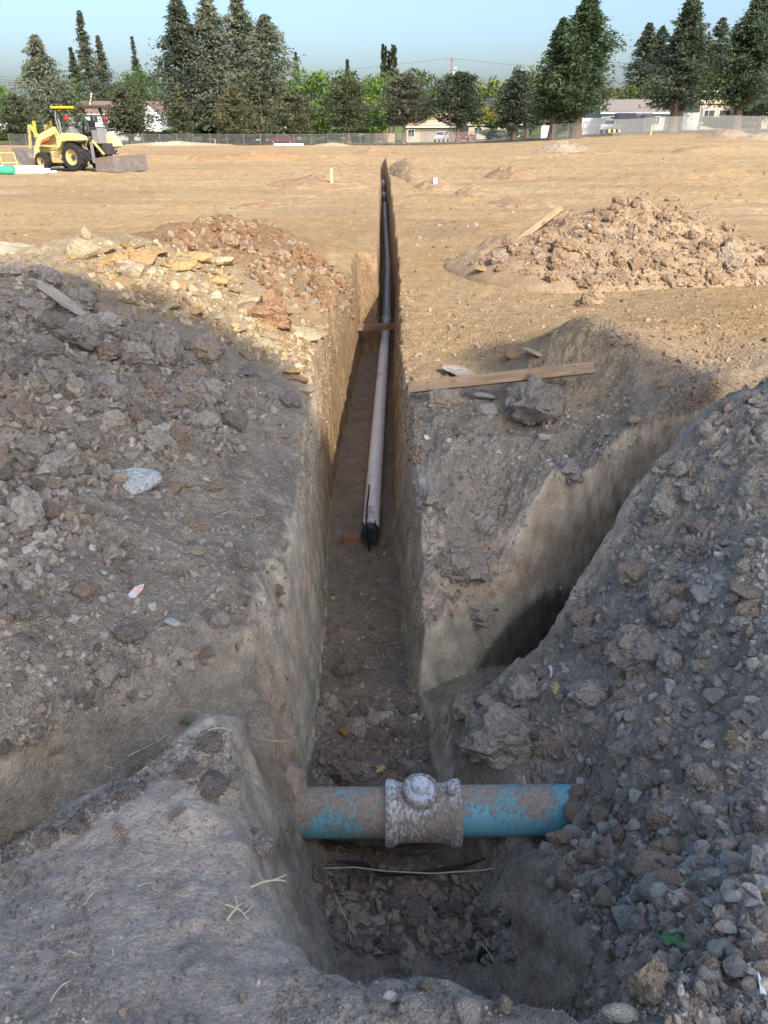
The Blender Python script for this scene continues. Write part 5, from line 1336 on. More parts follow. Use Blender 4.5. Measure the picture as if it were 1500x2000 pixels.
def put_tree(name, label, px, dist, top_py, shape, colour, group=None, trunk_r=.3, **kw):
    """px: column of the trunk; dist: metres away; top_py: row of the tip"""
    f = far_f(px); x, dist, z0 = spot(px, dist)
    for q in ('rad', 'base'):
        if q in kw: kw[q] *= f
    kw['leaf'] *= f ** .6; trunk_r *= f
    t = (1000 - top_py) / F
    ztop = CAM_H - dist * (SP - t * CP) / (CP + t * SP)
    h = ztop - z0
    o = empty(name, (x, dist, z0 - .05)); tag(o, label, 'tree', group)
    seed = int(px * 3 + dist)
    base = kw.pop('base', h * .12)
    warm = kw.pop('warm', 0.0)
    rad = kw['rad']
    V, sh = (conifer if shape == 'c' else broadleaf)(h, base=base, seed=seed, **kw)
    cm = crown_mesh(V, sh, warm, seed)
    c = add_obj('crown', cm, M_LEAF, o); c.color = (*colour, 1)
    add_obj('trunk', trunk_mesh(h, trunk_r, seed, .93 if shape == 'c' else .72, 6, max(base, h * .1), rad * .8), M_BARK, o)
    return o

REDW, REDB, DEOD = (.085, .118, .066), (.125, .145, .092), (.175, .20, .14)
DARKB, BUSHY, BROWNISH = (.105, .125, .066), (.125, .14, .075), (.145, .15, .078)
OAKG, BRIGHT, YELL = (.10, .155, .055), (.15, .25, .05), (.23, .27, .075)
BACK = 'trees behind the fence'; ROW = 'bushy trees along the fence'
big = dict(n_br=520, per=22, leaf=.62)
# far left
put_tree('leafy_tree', 'light green tree top at the left edge behind a dark bush', 4, 118, 158, 'b', BRIGHT, BACK, rad=4.5, n_cl=34, per=50, leaf=.6)
put_tree('bushy_evergreen', 'dark bushy evergreen left of the parked machine', 45, 93, 186, 'c', DARKB, ROW, rad=2.9, n_br=190, per=22, leaf=.5, taper=.7, droop=.1, bulge=.35, base=.9)
put_tree('deodar_cedar', 'grey green cedar with nodding tip and drooping shelves above the machine', 106, 108, 70, 'c', DEOD, BACK, rad=5.4, n_br=330, per=22, leaf=.62, taper=.75, droop=.42, gap=.6, base=1.5)
put_tree('redwood_tree', 'short dark conifer between the cedar and the tall thin redwood', 166, 168, 92, 'c', REDW, BACK, rad=4.2, n_br=190, per=20, leaf=.6)
put_tree('redwood_tree', 'tall thin redwood left of the oak', 193, 170, 22, 'c', REDB, BACK, rad=5.4, n_br=330, per=20, leaf=.66, gap=.4)
put_tree('redwood_tree', 'slimmer redwood touching the tall thin one on its right', 220, 172, 70, 'c', REDB, BACK, rad=4.8, n_br=240, per=20, leaf=.62, gap=.4)
put_tree('redwood_tree', 'lone thin conifer spire rising behind the round oak', 283, 180, 72, 'c', REDB, BACK, rad=3.0, n_br=260, per=18, leaf=.6)
put_tree('oak_tree', 'round green oak behind the brown roofed house', 300, 165, 128, 'b', OAKG, BACK, rad=7.0, n_cl=60, per=60, leaf=.62, base=3.0)
put_tree('bushy_evergreen', 'broad dark bushy tree between the two brown roofs', 258, 92, 168, 'c', DARKB, ROW, rad=3.0, n_br=240, per=24, leaf=.5, taper=.62, droop=.1, bulge=.45, base=.8, warm=.02)
put_tree('bushy_evergreen', 'narrow brownish bush tree right of the white gable', 357, 94, 174, 'c', BUSHY, ROW, rad=1.75, n_br=170, per=20, leaf=.45, taper=.6, droop=.15, bulge=.4, base=.7, warm=.04)
# tall cedar stand
put_tree('cedar_tree', 'leftmost of the tall cedars, dark and narrow', 375, 104, -6, 'c', (.095, .115, .08), BACK, rad=5.2, taper=.8, droop=.15, gap=.5, **big)
put_tree('cedar_tree', 'second tall cedar, pale and open topped', 428, 106, -4, 'c', DEOD, BACK, rad=6.6, taper=.8, droop=.18, gap=.55, **big)
put_tree('cedar_tree', 'third tall cedar with spiky top', 484, 108, -8, 'c', DEOD, BACK, rad=6.2, taper=.8, droop=.18, gap=.55, **big)
put_tree('cedar_tree', 'broad shelving cedar at the right end of the stand', 532, 104, 32, 'c', DEOD, BACK, rad=7.2, droop=.16, gap=.6, taper=.85, n_br=480, per=22, leaf=.62)
put_tree('bushy_evergreen', 'brown tipped bushy tree below the second cedar', 464, 91, 168, 'c', BROWNISH, ROW, rad=2.8, n_br=200, per=22, leaf=.45, taper=.55, droop=.1, bulge=.45, base=.6, warm=.05)
put_tree('bushy_evergreen', 'grey bushy tree below the broad cedar', 574, 91, 178, 'c', BUSHY, ROW, rad=2.9, n_br=210, per=22, leaf=.45, taper=.55, droop=.1, bulge=.45, base=.7, warm=.05)
put_tree('plane_tree', 'bright green leafy tree right of the broad cedar', 610, 104, 134, 'b', BRIGHT, BACK, rad=4.2, n_cl=60, per=54, leaf=.55, base=.8)
put_tree('conifer_spire', 'dark conifer tip peeking over the bright green tree', 585, 150, 102, 'c', REDW, BACK, rad=2.3, n_br=160, per=16, leaf=.6)
put_tree('conifer_spire', 'tiny conifer tip above the middle of the green trees', 681, 160, 117, 'c', REDW, BACK, rad=2.6, n_br=140, per=16, leaf=.6)
put_tree('leafy_tree', 'olive green crown behind the middle bushy tree', 690, 118, 136, 'b', (.105, .135, .045), BACK, rad=5.2, n_cl=50, per=50, leaf=.6, base=3)
put_tree('plane_tree', 'bright green leafy tree right of the middle bushy tree', 728, 104, 148, 'b', BRIGHT, BACK, rad=4.0, n_cl=56, per=54, leaf=.55, base=.8)
put_tree('bushy_evergreen', 'dark bushy tree between the two bright green trees', 681, 90, 152, 'c', DARKB, ROW, rad=3.0, n_br=250, per=24, leaf=.45, taper=.5, droop=.08, bulge=.5, base=1.2)
for i, (px, tp, ds) in enumerate(((748, 87, 150), (753, 92, 151), (766, 88, 150), (760, 100, 153), (771, 90, 151))):
    put_tree('cypress_tree', ('leftmost spire of the slim cypress cluster', 'second spire of the slim cypress cluster, touching the leftmost', 'tallest of the right hand cypress spires', 'shortest spire in the gap of the cypress cluster', 'rightmost spire of the slim cypress cluster')[i],
             px, ds, tp, 'c', (.05, .072, .04), 'slim cypresses', rad=.95, n_br=150, per=12, leaf=.5, taper=.4, droop=-.8, gap=.1, trunk_r=.12)
put_tree('leafy_tree', 'pale olive crown under the cypress spires', 770, 122, 140, 'b', (.12, .155, .05), BACK, rad=4.8, n_cl=44, per=50, leaf=.6, base=3)
put_tree('leafy_tree', 'green crown rising behind the grey tree with bare trunk', 818, 112, 134, 'b', (.10, .15, .05), BACK, rad=3.6, n_cl=44, per=50, leaf=.55, base=2, point=.4)
put_tree('bushy_evergreen', 'grey green tree with clear bare trunk left of the garage', 788, 88, 146, 'c', (.12, .128, .09), ROW, rad=3.0, n_br=270, per=24, leaf=.45, taper=.5, droop=.02, bulge=.5, base=1.7, trunk_r=.2)
put_tree('dead_leaf_tree', 'thin greyish red tree far behind the garage roof', 848, 175, 163, 'b', (.12, .095, .085), BACK, rad=3.2, n_cl=34, per=26, leaf=.55, base=4)
put_tree('bushy_evergreen', 'dark green round tree in front of the garage', 893, 87, 143, 'c', (.08, .105, .065), ROW, rad=3.0, n_br=280, per=26, leaf=.45, taper=.45, droop=.02, bulge=.55, base=1.7, trunk_r=.22)
put_tree('leafy_tree', 'yellow green tree behind the yellow shrub', 958, 108, 148, 'b', YELL, BACK, rad=3.6, n_cl=44, per=44, leaf=.5, base=1.5)
put_tree('yellow_shrub', 'small yellow shrub tree in front of the tan houses', 952, 96, 206, 'b', (.25, .24, .05), BACK, rad=1.7, n_cl=30, per=40, leaf=.32, base=.9, trunk_r=.09)
put_tree('bushy_evergreen', 'dark bushy tree left of the big redwood pair', 1003, 86, 138, 'c', (.09, .11, .075), ROW, rad=2.4, n_br=260, per=24, leaf=.45, taper=.6, droop=.02, bulge=.4, base=.9)
put_tree('leafy_tree', 'light green tree behind the dark bush by the redwood pair', 1028, 112, 124, 'b', (.13, .18, .055), BACK, rad=3.6, n_cl=44, per=40, leaf=.5, base=2)
# right hand redwoods
put_tree('redwood_tree', 'lower left partner of the big redwood pair', 1078, 84, 36, 'c', (.07, .11, .055), BACK, rad=3.0, n_br=460, per=26, leaf=.46, taper=.85, droop=.04, bulge=.2, gap=.5, base=1.7, trunk_r=.42)
put_tree('redwood_tree', 'biggest redwood, filling the right middle up to the top edge', 1124, 83, -22, 'c', (.075, .115, .056), BACK, rad=3.6, n_br=640, per=28, leaf=.46, taper=.85, droop=.02, bulge=.25, gap=.5, base=2.0, trunk_r=.5)
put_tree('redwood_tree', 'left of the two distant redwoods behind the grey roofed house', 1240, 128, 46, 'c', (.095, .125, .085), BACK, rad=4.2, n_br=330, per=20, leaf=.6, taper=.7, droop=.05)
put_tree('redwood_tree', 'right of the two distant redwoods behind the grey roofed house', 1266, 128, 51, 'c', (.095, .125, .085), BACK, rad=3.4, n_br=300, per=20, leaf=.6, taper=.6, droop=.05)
put_tree('oak_tree', 'green rounded tree above the grey roof', 1247, 112, 150, 'b', (.10, .15, .045), BACK, rad=3.6, n_cl=46, per=50, leaf=.5, base=1.5)
put_tree('leafy_tree', 'yellowish thin tree left of the green rounded one', 1205, 116, 158, 'b', (.22, .20, .06), BACK, rad=2.8, n_cl=30, per=40, leaf=.45, base=1.5)
put_tree('redwood_tree', 'big redwood standing between the grey house and the cream building', 1312, 85, -18, 'c', (.09, .12, .076), BACK, rad=3.7, n_br=560, per=26, leaf=.46, taper=.85, droop=.06, bulge=.2, gap=.5, base=2.0, trunk_r=.4)
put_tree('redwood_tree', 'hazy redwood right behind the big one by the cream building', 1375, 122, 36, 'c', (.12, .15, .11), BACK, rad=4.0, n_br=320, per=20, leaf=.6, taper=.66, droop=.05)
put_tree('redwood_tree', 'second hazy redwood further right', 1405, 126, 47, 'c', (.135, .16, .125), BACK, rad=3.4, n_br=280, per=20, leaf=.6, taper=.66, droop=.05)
put_tree('leafy_tree', 'light green tree over the cream building roof', 1384, 112, 132, 'b', (.12, .18, .055), BACK, rad=2.4, n_cl=30, per=44, leaf=.45, base=3)
put_tree('redwood_tree', 'leaning dark redwood at the right edge with branches over the wall', 1435, 84, -14, 'c', (.085, .12, .07), BACK, rad=4.0, n_br=560, per=26, leaf=.46, taper=.8, droop=.06, bulge=.2, gap=.6, base=2.2, trunk_r=.42)
put_tree('redwood_tree', 'redwood flank cut by the right edge of the picture', 1520, 92, 90, 'c', (.10, .13, .085), BACK, rad=4.2, n_br=360, per=24, leaf=.52, taper=.6, droop=.05, base=1.2)
# fillers far behind, so the sky does not show low between crowns
for i, (px, tp) in enumerate(((1160, 205), (900, 208), (1060, 190))):
    put_tree('leafy_tree', ('green crown low behind the biggest redwood', 'green crown low behind the garage tree', 'green crown low between the dark bush and the redwood pair')[i], px, 140, tp, 'b', OAKG, BACK, rad=5.5, n_cl=40, per=40, leaf=.7, base=.5)
for px, dist, tp, r, lab, c in ((455, 112, 120, 4.5, 'dense green crown filling the gap under the second cedar', OAKG), (400, 112, 130, 4.0, 'dark green crown between the first two cedars', DARKB), (515, 100, 130, 3.6, 'dark low crown in front of the broad cedar', DARKB),
                              (135, 112, 150, 4.2, 'green crown behind the drooping cedar', OAKG), (640, 116, 150, 4.0, 'green crown between the bright trees', OAKG), (1085, 100, 150, 3.6, 'dark crown filling in behind the redwood pair', DARKB), (1480, 104, 140, 4.0, 'dark crown behind the leaning redwood at the right', DARKB)):
    put_tree('leafy_tree', lab, px, dist, tp, 'b', c, BACK, rad=r, n_cl=46, per=46, leaf=.6, base=.5)
# trees at the photographer's back: they throw the shade that covers the pit
def shade_tree(name, label, gx, gy, h, shape, colour, **kw):
    x, y = gx + TO_SUN.x / TO_SUN.z * h, gy + TO_SUN.y / TO_SUN.z * h
    o = empty(name, (x, y, .2)); tag(o, label, 'tree', 'trees behind the camera')
    seed = int(h * 10 + gx * 7)
    base = kw.pop('base', 1.5)
    V, sh = (conifer if shape == 'c' else broadleaf)(h, base=base, seed=seed + 400, **kw)
    c = add_obj('crown', crown_mesh(V, sh, 0, seed), M_LEAF, o); c.color = (*colour, 1)
    add_obj('trunk', trunk_mesh(h, .4, seed, .93 if shape == 'c' else .7, 5, base, kw['rad'] * .7), M_BARK, o)
SHADE = [
 ('redwood_tree', 'redwood behind the photographer with the tallest tip', 1.1, 6.35, 15.0, 'c', dict(rad=1.25, n_br=700, per=20, leaf=.42, taper=.5, droop=.05, bulge=.0, gap=.05, base=7.5)),
 ('oak_tree', 'wide oak behind the photographer on the left', -2.7, 6.1, 13.6, 'b', dict(rad=1.8, n_cl=200, per=36, leaf=.6, base=7.5)),
 ('oak_tree', 'lower oak behind the photographer in the middle', .25, 5.05, 11.6, 'b', dict(rad=1.85, n_cl=220, per=36, leaf=.6, base=5.6)),
 ('oak_tree', 'low oak behind the photographer at the far right', 2.6, 3.3, 11.0, 'b', dict(rad=1.7, n_cl=200, per=36, leaf=.6, base=5.8)),
]
for nm, lab, gx, gy, h, s, kw in SHADE: shade_tree(nm, lab, gx, gy, h, s, REDW if s == 'c' else OAKG, **kw)
# ------------------------------------------------------------------ houses, fence, street
M_ROOFB = mat('brown_shingle', (.20, .125, .105), .9, var=.2, scale=6, bump=.4)
M_ROOFT = mat('tan_shingle', (.36, .25, .17), .9, var=.18, scale=6, bump=.4)
M_ROOFG = mat('grey_shingle', (.22, .19, .17), .9, var=.18, scale=6, bump=.4)
M_SIDING = mat('white_siding', (.72, .74, .74), .7, var=.05)
M_TRIM = mat('white_trim', (.78, .78, .76), .6, var=.04)
M_STUCCO = mat('tan_stucco', (.50, .42, .33), .9, var=.08)
M_CREAM = mat('cream_stucco', (.66, .58, .42), .9, var=.06)
M_GREYW = mat('grey_wall', (.46, .47, .46), .9, var=.1)
M_GARAGE = mat('garage_door_paint', (.36, .31, .26), .7, var=.06)
M_GLASSD = mat('window_glass', (.05, .06, .07), .12, var=.2, spec=.6)
M_BRICK = mat('brick_red', (.30, .15, .10), .9, var=.25, scale=12)
M_CONC = mat('concrete', (.52, .49, .44), .9, var=.12)
M_ASPH = mat('asphalt', (.055, .055, .056), .9, var=.2)

# ground beyond the fence: pavement and road as thin sheets following the land
def strip(name, y0, y1, up, m, label, x0=-130, x1=150, n=70):
    xs = np.linspace(x0, x1, n); V = []
    for q in (y0, (y0 + y1) / 2, y1):
        y = fence_y(xs) + q; z, _ = land(xs, y); V.append(np.stack([xs, y, z + up], 1))
    V = np.vstack(V); i = np.arange(3 * n).reshape(3, n)
    Q = np.stack([i[:-1, :-1].ravel(), i[:-1, 1:].ravel(), i[1:, 1:].ravel(), i[1:, :-1].ravel()], 1)
    return tag(add_obj(name, np_mesh(name, V, Q, True), m), label, kind='structure')
strip('pavement', 13.5, 15.5, .16, M_CONC, 'pale pavement beyond the fence')
strip('road', 4.2, 13.2, .08, M_ASPH, 'street beyond the fence')

def window(parent, c, w, h, rz=0.0, split=2):
    f = MB()
    t = .09
    for s in (-1, 1):
        f.box((s * (w / 2 + t / 2), -.03, 0), (t, .10, h + 2 * t)); f.box((0, -.03, s * (h / 2 + t / 2)), (w, .10, t))
    for k in range(1, split): f.box((-w / 2 + w * k / split, -.02, 0), (.05, .06, h))
    o = f.build('window', M_TRIM, parent, loc=c, rot=(0, 0, rz))
    MB().box((0, -.012, 0), (w, .02, h)).build('pane', M_GLASSD, o)
    return o
def roof_gable(mb, L, D, z, rise_, over=.45, th=.16, axis='x'):
    """two sloping slabs, ridge along x (length L), depth D"""
    hl = L / 2 + over
    for s in (-1, 1):
        a = [Vector((-hl, s * (D / 2 + over), z - rise_ * over / (D / 2))), Vector((hl, s * (D / 2 + over), z - rise_ * over / (D / 2))), Vector((hl, 0, z + rise_)), Vector((-hl, 0, z + rise_))]
        mb.hexa(a + [v + Vector((0, 0, th)) for v in a])
    return mb

def house(name, label, px, dist, L, D, H, rz, wall, roof, rise_=1.6, wins=(), ridge='x', **kw):
    p = spot(px, dist); o = empty(name, p, rz); tag(o, label, 'house', 'houses beyond the fence')
    z1 = H
    b = MB().box((0, 0, z1 / 2 - .3), (L, D, z1 + .6))
    for s in (-1, 1): b.prism([(-D / 2, z1), (D / 2, z1), (0, z1 + rise_)], s * (L / 2) - .02, s * (L / 2) + .02, M=Matrix.Rotation(math.pi / 2, 3, 'Z'))
    b.build('wall', wall, o)
    rf = roof_gable(MB(), L, D, z1 + .02, rise_).build('roof', roof, o)
    MB().box((0, -D / 2 - .47, z1 - rise_ * .45 / (D / 2) + .02), (L + .8, .05, .18)).build('fascia', M_TRIM, o)
    for (x, z, w, h) in wins: window(o, (x, -D / 2 - .01, z), w, h)
    return o, rf

# two storey house with the white gable, its long brown roof running left
o, rf = house('town_house', 'long two storey house with brown roofs behind the machine', 230, 124, 22, 9, 5.4, R(6), M_SIDING, M_ROOFB, 2.3,
              [(-7, 4.2, 1.6, 1.2), (-3.5, 4.2, 1.6, 1.2), (2, 4.2, 1.2, 1.2), (6.0, 4.2, 1.6, 1.2), (-5, 1.5, 1.8, 1.4), (4, 1.5, 1.8, 1.4)])
MB().box((5.0, -1.0, 7.9), (.8, .8, 1.6)).build('chimney', M_BRICK, rf)
g = MB().box((9.2, -5.6, 2.4), (4.4, 3.4, 5.6)).prism([(7.0, 5.2), (11.4, 5.2), (9.2, 7.1)], -7.3, -3.9).build('gable_wing', M_SIDING, o)
r2 = MB()
for s in (-1, 1):
    a = [Vector((9.2 + s * 2.6, -7.6, 4.95)), Vector((9.2 + s * 2.6, 0, 4.95)), Vector((9.2, 0, 7.2)), Vector((9.2, -7.6, 7.2))]
    r2.hexa(a + [v + Vector((0, 0, .15)) for v in a])
r2.build('wing_roof', M_ROOFB, o); window(o, (9.2, -7.32, 4.3), 1.5, 1.3)
for k in range(11): MB().box((9.2, -7.33, .6 + k * .42), (4.38, .03, .03)).build('clapboard', M_SIDING, g)
MB().box((9.2, -8.2, 1.1), (5.2, 1.7, .15)).box((7.0, -8.8, .4), (.2, .2, 1.4)).box((11.4, -8.8, .4), (.2, .2, 1.4)).build('porch', M_BRICK, o)
pole = MB().tube([(0, 0, -.2), (1.1, 0, 3.2)], .13, 8).build('leaning_mast', M_TRIM, None, loc=spot(184, 118) + Vector((0, 0, 6.0))); tag(pole, 'white leaning mast against the brown roof above the machine', 'mast')

house('town_house', 'brown roofed house cut by the left edge of the picture', -8, 132, 12, 9, 4.2, R(4), M_SIDING, M_ROOFB, 2.2, [(2, 3.0, 1.6, 1.2), (-2, 3.0, 1.6, 1.2), (4, 1.2, 1.6, 1.2)])
house('white_house', 'small white house glimpsed under the broad cedar', 545, 125, 9, 8, 3.6, R(-3), M_SIDING, M_ROOFG, 1.4, [(-2.4, 2.6, 1.2, 1.0), (2, 1.4, 1.8, 1.4)])
o, rf = house('ranch_house', 'tan roofed ranch house with the brown garage door', 840, 114, 9.5, 9, 2.9, R(-4), M_STUCCO, M_ROOFT, 2.1, [(-3.8, 1.6, 1.2, 1.2)])
gd = empty('garage_door', (0.6, -4.55, 0)); gd.parent = o
for k in range(4): MB().box((0, 0, .32 + k * .56), (4.9, .08, .54)).build('door_panel', M_GARAGE, gd)
MB().prism([(-3.0, 2.95), (4.4, 2.95), (.7, 4.6)], -4.9, -4.5).build('front_gable', M_STUCCO, o)
r3 = MB()
for s in (-1, 1):
    a = [Vector((.7 + s * 4.3, -5.3, 2.75)), Vector((.7 + s * 4.3, -.5, 2.75)), Vector((.7, -.5, 4.75)), Vector((.7, -5.3, 4.75))]
    r3.hexa(a + [v + Vector((0, 0, .14)) for v in a])
r3.build('gable_roof', M_ROOFT, o); MB().box((.7, -5.35, 2.74), (8.8, .06, .2)).build('fascia', M_TRIM, o)
house('ranch_house', 'low tan roofed house behind the yellow shrub', 958, 120, 11, 8, 2.8, R(3), M_STUCCO, M_ROOFT, 1.5, [(-3.5, 1.5, 1.6, 1.2), (0, 1.5, 1.2, 1.2), (3.4, 1.5, 1.8, 1.3)])
o, rf = house('ranch_house', 'grey roofed low house with pale walls left of the big redwood', 1215, 108, 10.5, 8, 2.9, R(5), M_GREYW, M_ROOFG, 1.7, [(-3, 1.7, 1.6, 1.1), (1, 1.7, 1.6, 1.1), (3.8, 1.7, 1.0, 1.1)])
# cream flat roofed school building
p = spot(1450, 108); sb = empty('school_building', p, R(4)); tag(sb, 'cream flat roofed building with overhanging eaves at the right', 'building')
MB().box((0, 0, 1.6), (19, 8, 3.6)).build('wall', M_STUCCO, sb)
MB().box((0, 0, 4.25), (19.4, 8.6, 1.5)).build('parapet', M_CREAM, sb)
MB().box((0, -.4, 5.1), (20.2, 10.2, .22)).build('roof', mat('cream_eave', (.72, .66, .50), .8), sb)
for i in range(7): window(sb, (-8 + i * 2.6, -4.02, 2.0), 1.8, 1.2)
for i in range(4): MB().box((-9 + i * 6, -4.5, 1.4), (.16, .16, 4.0)).build('post', M_GREYW, sb)
# pale sheds, panels and the wall behind the right hand fence
def slab_thing(name, label, px, dist, w, h, d, m, cat, rz=0.0, group=None):
    p = spot(px, dist); o = MB().box((0, 0, h / 2), (w, d, h), rz=rz).build(name, m, None, loc=p, bevel=.03)
    return tag(o, label, cat, group)
slab_thing('storage_container', 'grey metal container behind the fence below the grey house', 1232, 93.5, 4.6, 2.5, 2.4, mat('grey_metal', (.26, .27, .29), .6), 'container')
slab_thing('white_shed', 'pale shed wall behind the fence right of the big redwood trunk', 1155, 95, 5.0, 2.2, 2.5, mat('pale_panel', (.62, .62, .60), .7), 'shed')
slab_thing('white_sheet', 'white sheet panel behind the fence left of the redwood trunks', 1066, 95, 1.6, 1.7, .2, M_TRIM, 'panel')
slab_thing('portable_toilet', 'light grey cabin behind the fence right of the container', 1262, 92.5, 1.4, 2.3, 1.4, mat('pale_cabin', (.5, .52, .53), .6), 'cabin')
slab_thing('pale_sign_board', 'pale leaning board behind the fence by the redwood trunk near the cream building', 1345, 93, 2.4, 2.2, .15, mat('pale_board', (.60, .60, .58), .7), 'board')
slab_thing('concrete_kerb', 'long white kerb block in front of the red car', 564, 80.5, 4.4, .28, .5, M_TRIM, 'kerb')
slab_thing('tan_fence', 'tan board fence between the garden trees by the road', 742, 110, 6, 1.7, .12, mat('tan_boards', (.46, .33, .24), .8), 'fence')
slab_thing('hedge_wall', 'dark brown low wall under the thin greyish tree', 905, 109, 5, 1.2, .4, M_BRICK, 'wall')

def hedge(px, dist, w, h, label, colour):
    p = spot(px, dist); w *= far_f(px); h *= far_f(px) * .8; V, sh = broadleaf(h, 1.0, 0.0, 50, 50, .26, int(px) + 5); V[:, 0] *= w / 2
    o = add_obj('hedge', crown_mesh(V, sh, 0, int(px)), M_LEAF, loc=p); o.color = (*colour, 1); return tag(o, label, 'hedge', 'hedges by the street')
hedge(28, 112, 12, 1.6, 'green hedge at the left edge behind the lawn', (.10, .15, .04))
hedge(975, 94, 5.0, 2.6, 'dark green shrub hedge beside the yellow shrub', (.06, .10, .035))
hedge(330, 118, 8, 1.8, 'dark hedge below the white gable', (.05, .08, .03))
hedge(700, 112, 9, 2.2, 'dark hedge behind the fence in the middle', (.05, .085, .03))
hedge(1420, 98, 7, 1.9, 'dark shrub hedge before the cream building', (.05, .085, .035))
hedge(480, 112, 14, 2.4, 'dark hedge under the tall cedars', (.045, .07, .03))

# ------------------------------------------------------------------ fence: posts, rails and see-through mesh
def mesh_mat(name, colour, cover):
    m = bpy.data.materials.new(name); m.use_nodes = True
    N, L = m.node_tree.nodes, m.node_tree.links
    b = N['Principled BSDF']; b.inputs['Base Color'].default_value = (*colour, 1); b.inputs['Roughness'].default_value = .8
    t = N.new('ShaderNodeBsdfTransparent'); s = N.new('ShaderNodeMixShader'); s.inputs[0].default_value = cover
    L.new(t.outputs[0], s.inputs[1]); L.new(b.outputs[0], s.inputs[2]); L.new(s.outputs[0], N['Material Output'].inputs[0])
    return m
M_POST = mat('galvanised_post', (.24, .245, .24), .5, metal=.3)
def fence(label, pxs, dists, h, m, n):
    root = empty('chain_link_fence', spot(pxs[0], dists[0])); tag(root, label, 'fence', 'fence along the far side of the field')
    P = [spot(pxs[0] + (pxs[1] - pxs[0]) * i / n, dists[0] + (dists[1] - dists[0]) * i / n) - root.location for i in range(n + 1)]
    post = MB().tube([(0, 0, -.2), (0, 0, h + .08)], .035, 8).mesh('post'); post.materials.append(M_POST)
    for q in P: add_obj('post', post, None, root, loc=q)
    up = Vector((0, 0, 1))
    for a, b in zip(P[:-1], P[1:]):
        MB().add([a + up * .05, b + up * .05, b + up * h, a + up * h], [(0, 1, 2, 3)]).build('mesh_panel', m, root)
        MB().tube([a + up * h, b + up * h], .018, 6).build('rail', M_POST, root)
M_SCREEN = mesh_mat('dark_wind_screen', (.07, .075, .07), .6)
M_LINK = mesh_mat('chain_link', (.25, .255, .25), .25)
M_SCREENL = mesh_mat('grey_wind_screen', (.30, .30, .285), .5)
fence('dark screened chain link fence on the left behind the machine', (20, 640), (84, 84), 1.5, M_SCREEN, 19)
fence('see through chain link fence in front of the garage', (640, 990), (84, 82), 1.6, M_LINK, 11)
fence('chain link fence by the redwood pair', (990, 1195), (82, 82), 1.75, M_LINK, 7)
fence('pale screened fence along the right side to the cream building', (1195, 1530), (82, 80), 1.85, M_SCREENL, 10)

# ------------------------------------------------------------------ utility pole and wires
p = spot(877, 134); ztop = rise(111, p.y)
up_ = empty('utility_pole', p); tag(up_, 'tall wooden utility pole with crossarms above the trees', 'pole')
hh = ztop - p.z
M_UT = mat('pole_wood', (.28, .17, .12), .9)
MB().tube([(0, 0, 0), (0, 0, hh)], [.2, .14], 8).build('mast', M_UT, up_)
for dz, w in ((.6, 2.6), (2.6, 1.8), (3.6, 2.2)):
    ca = MB().box((0, -.16, hh - dz), (w, .14, .16)).build('crossarm', M_UT, up_)
    for s in (-.45, -.2, .2, .45): MB().lathe([(.05, 0), (.08, .08), (.05, .2), (0, .22)], 8).build('insulator', M_GREYW, ca, loc=(w * s, -.16, hh - dz + .08))
MB().lathe([(.25, -.5), (.28, -.4), (.28, .4), (.2, .5)], 12).build('transformer', M_GREYW, up_, loc=(.5, -.2, hh - 3.4))
MB().box((.9, -.2, hh - 2.3), (.5, .3, .5)).build('meter_box', M_GREYW, up_)
M_CABLE = mat('cable', (.05, .05, .05), .7)
def cable(px0, py0, d0, px1, py1, d1, sag, label, r=.022):
    d0 *= 1.34; d1 *= 1.34; r *= 1.2; sag *= 1.3
    def pt(px, py, d):
        t = (1000 - py) / F; z = rise(py, d); k = d / (CP + t * SP); return Vector(((px - 750) / F * k, d, z))
    a, b = pt(px0, py0, d0), pt(px1, py1, d1)
    o = MB().tube([a.lerp(b, i / 24) - Vector((0, 0, sag * 4 * (i / 24) * (1 - i / 24))) for i in range(25)], r, 5).build('power_cable', M_CABLE, None, True)
    tag(o, label, 'cable', 'overhead cables')
cable(-60, 146, 140, 877, 113, 150, 1.8, 'thin top cable from the left to the utility pole', .02)
cable(877, 113, 150, 1600, 128, 150, 1.5, 'thin top cable from the utility pole to the right')
for i, dy in enumerate((0, 5, 10)):
    cable(-60, 152 + dy, 101, 660, 152 + dy, 99, .6, ('upper', 'middle', 'lower')[i] + ' cable of three across the tall cedars')
    cable(1150, 118 + dy, 99, 1560, 118 + dy, 99, .5, ('upper', 'middle', 'lower')[i] + ' cable of three across the distant redwoods at the right')
for i, (a, b) in enumerate(((196, 206), (204, 210), (186, 188))):
    cable(-60, a - 2, 99, 650, b, 97, .4, ('upper', 'lower', 'thinnest')[i] + ' of the low cables over the left houses')
    cable(650, b, 97, 1270, 178 + 6 * i, 97, .7, ('upper', 'lower', 'thinnest')[i] + ' of the low cables over the middle trees')

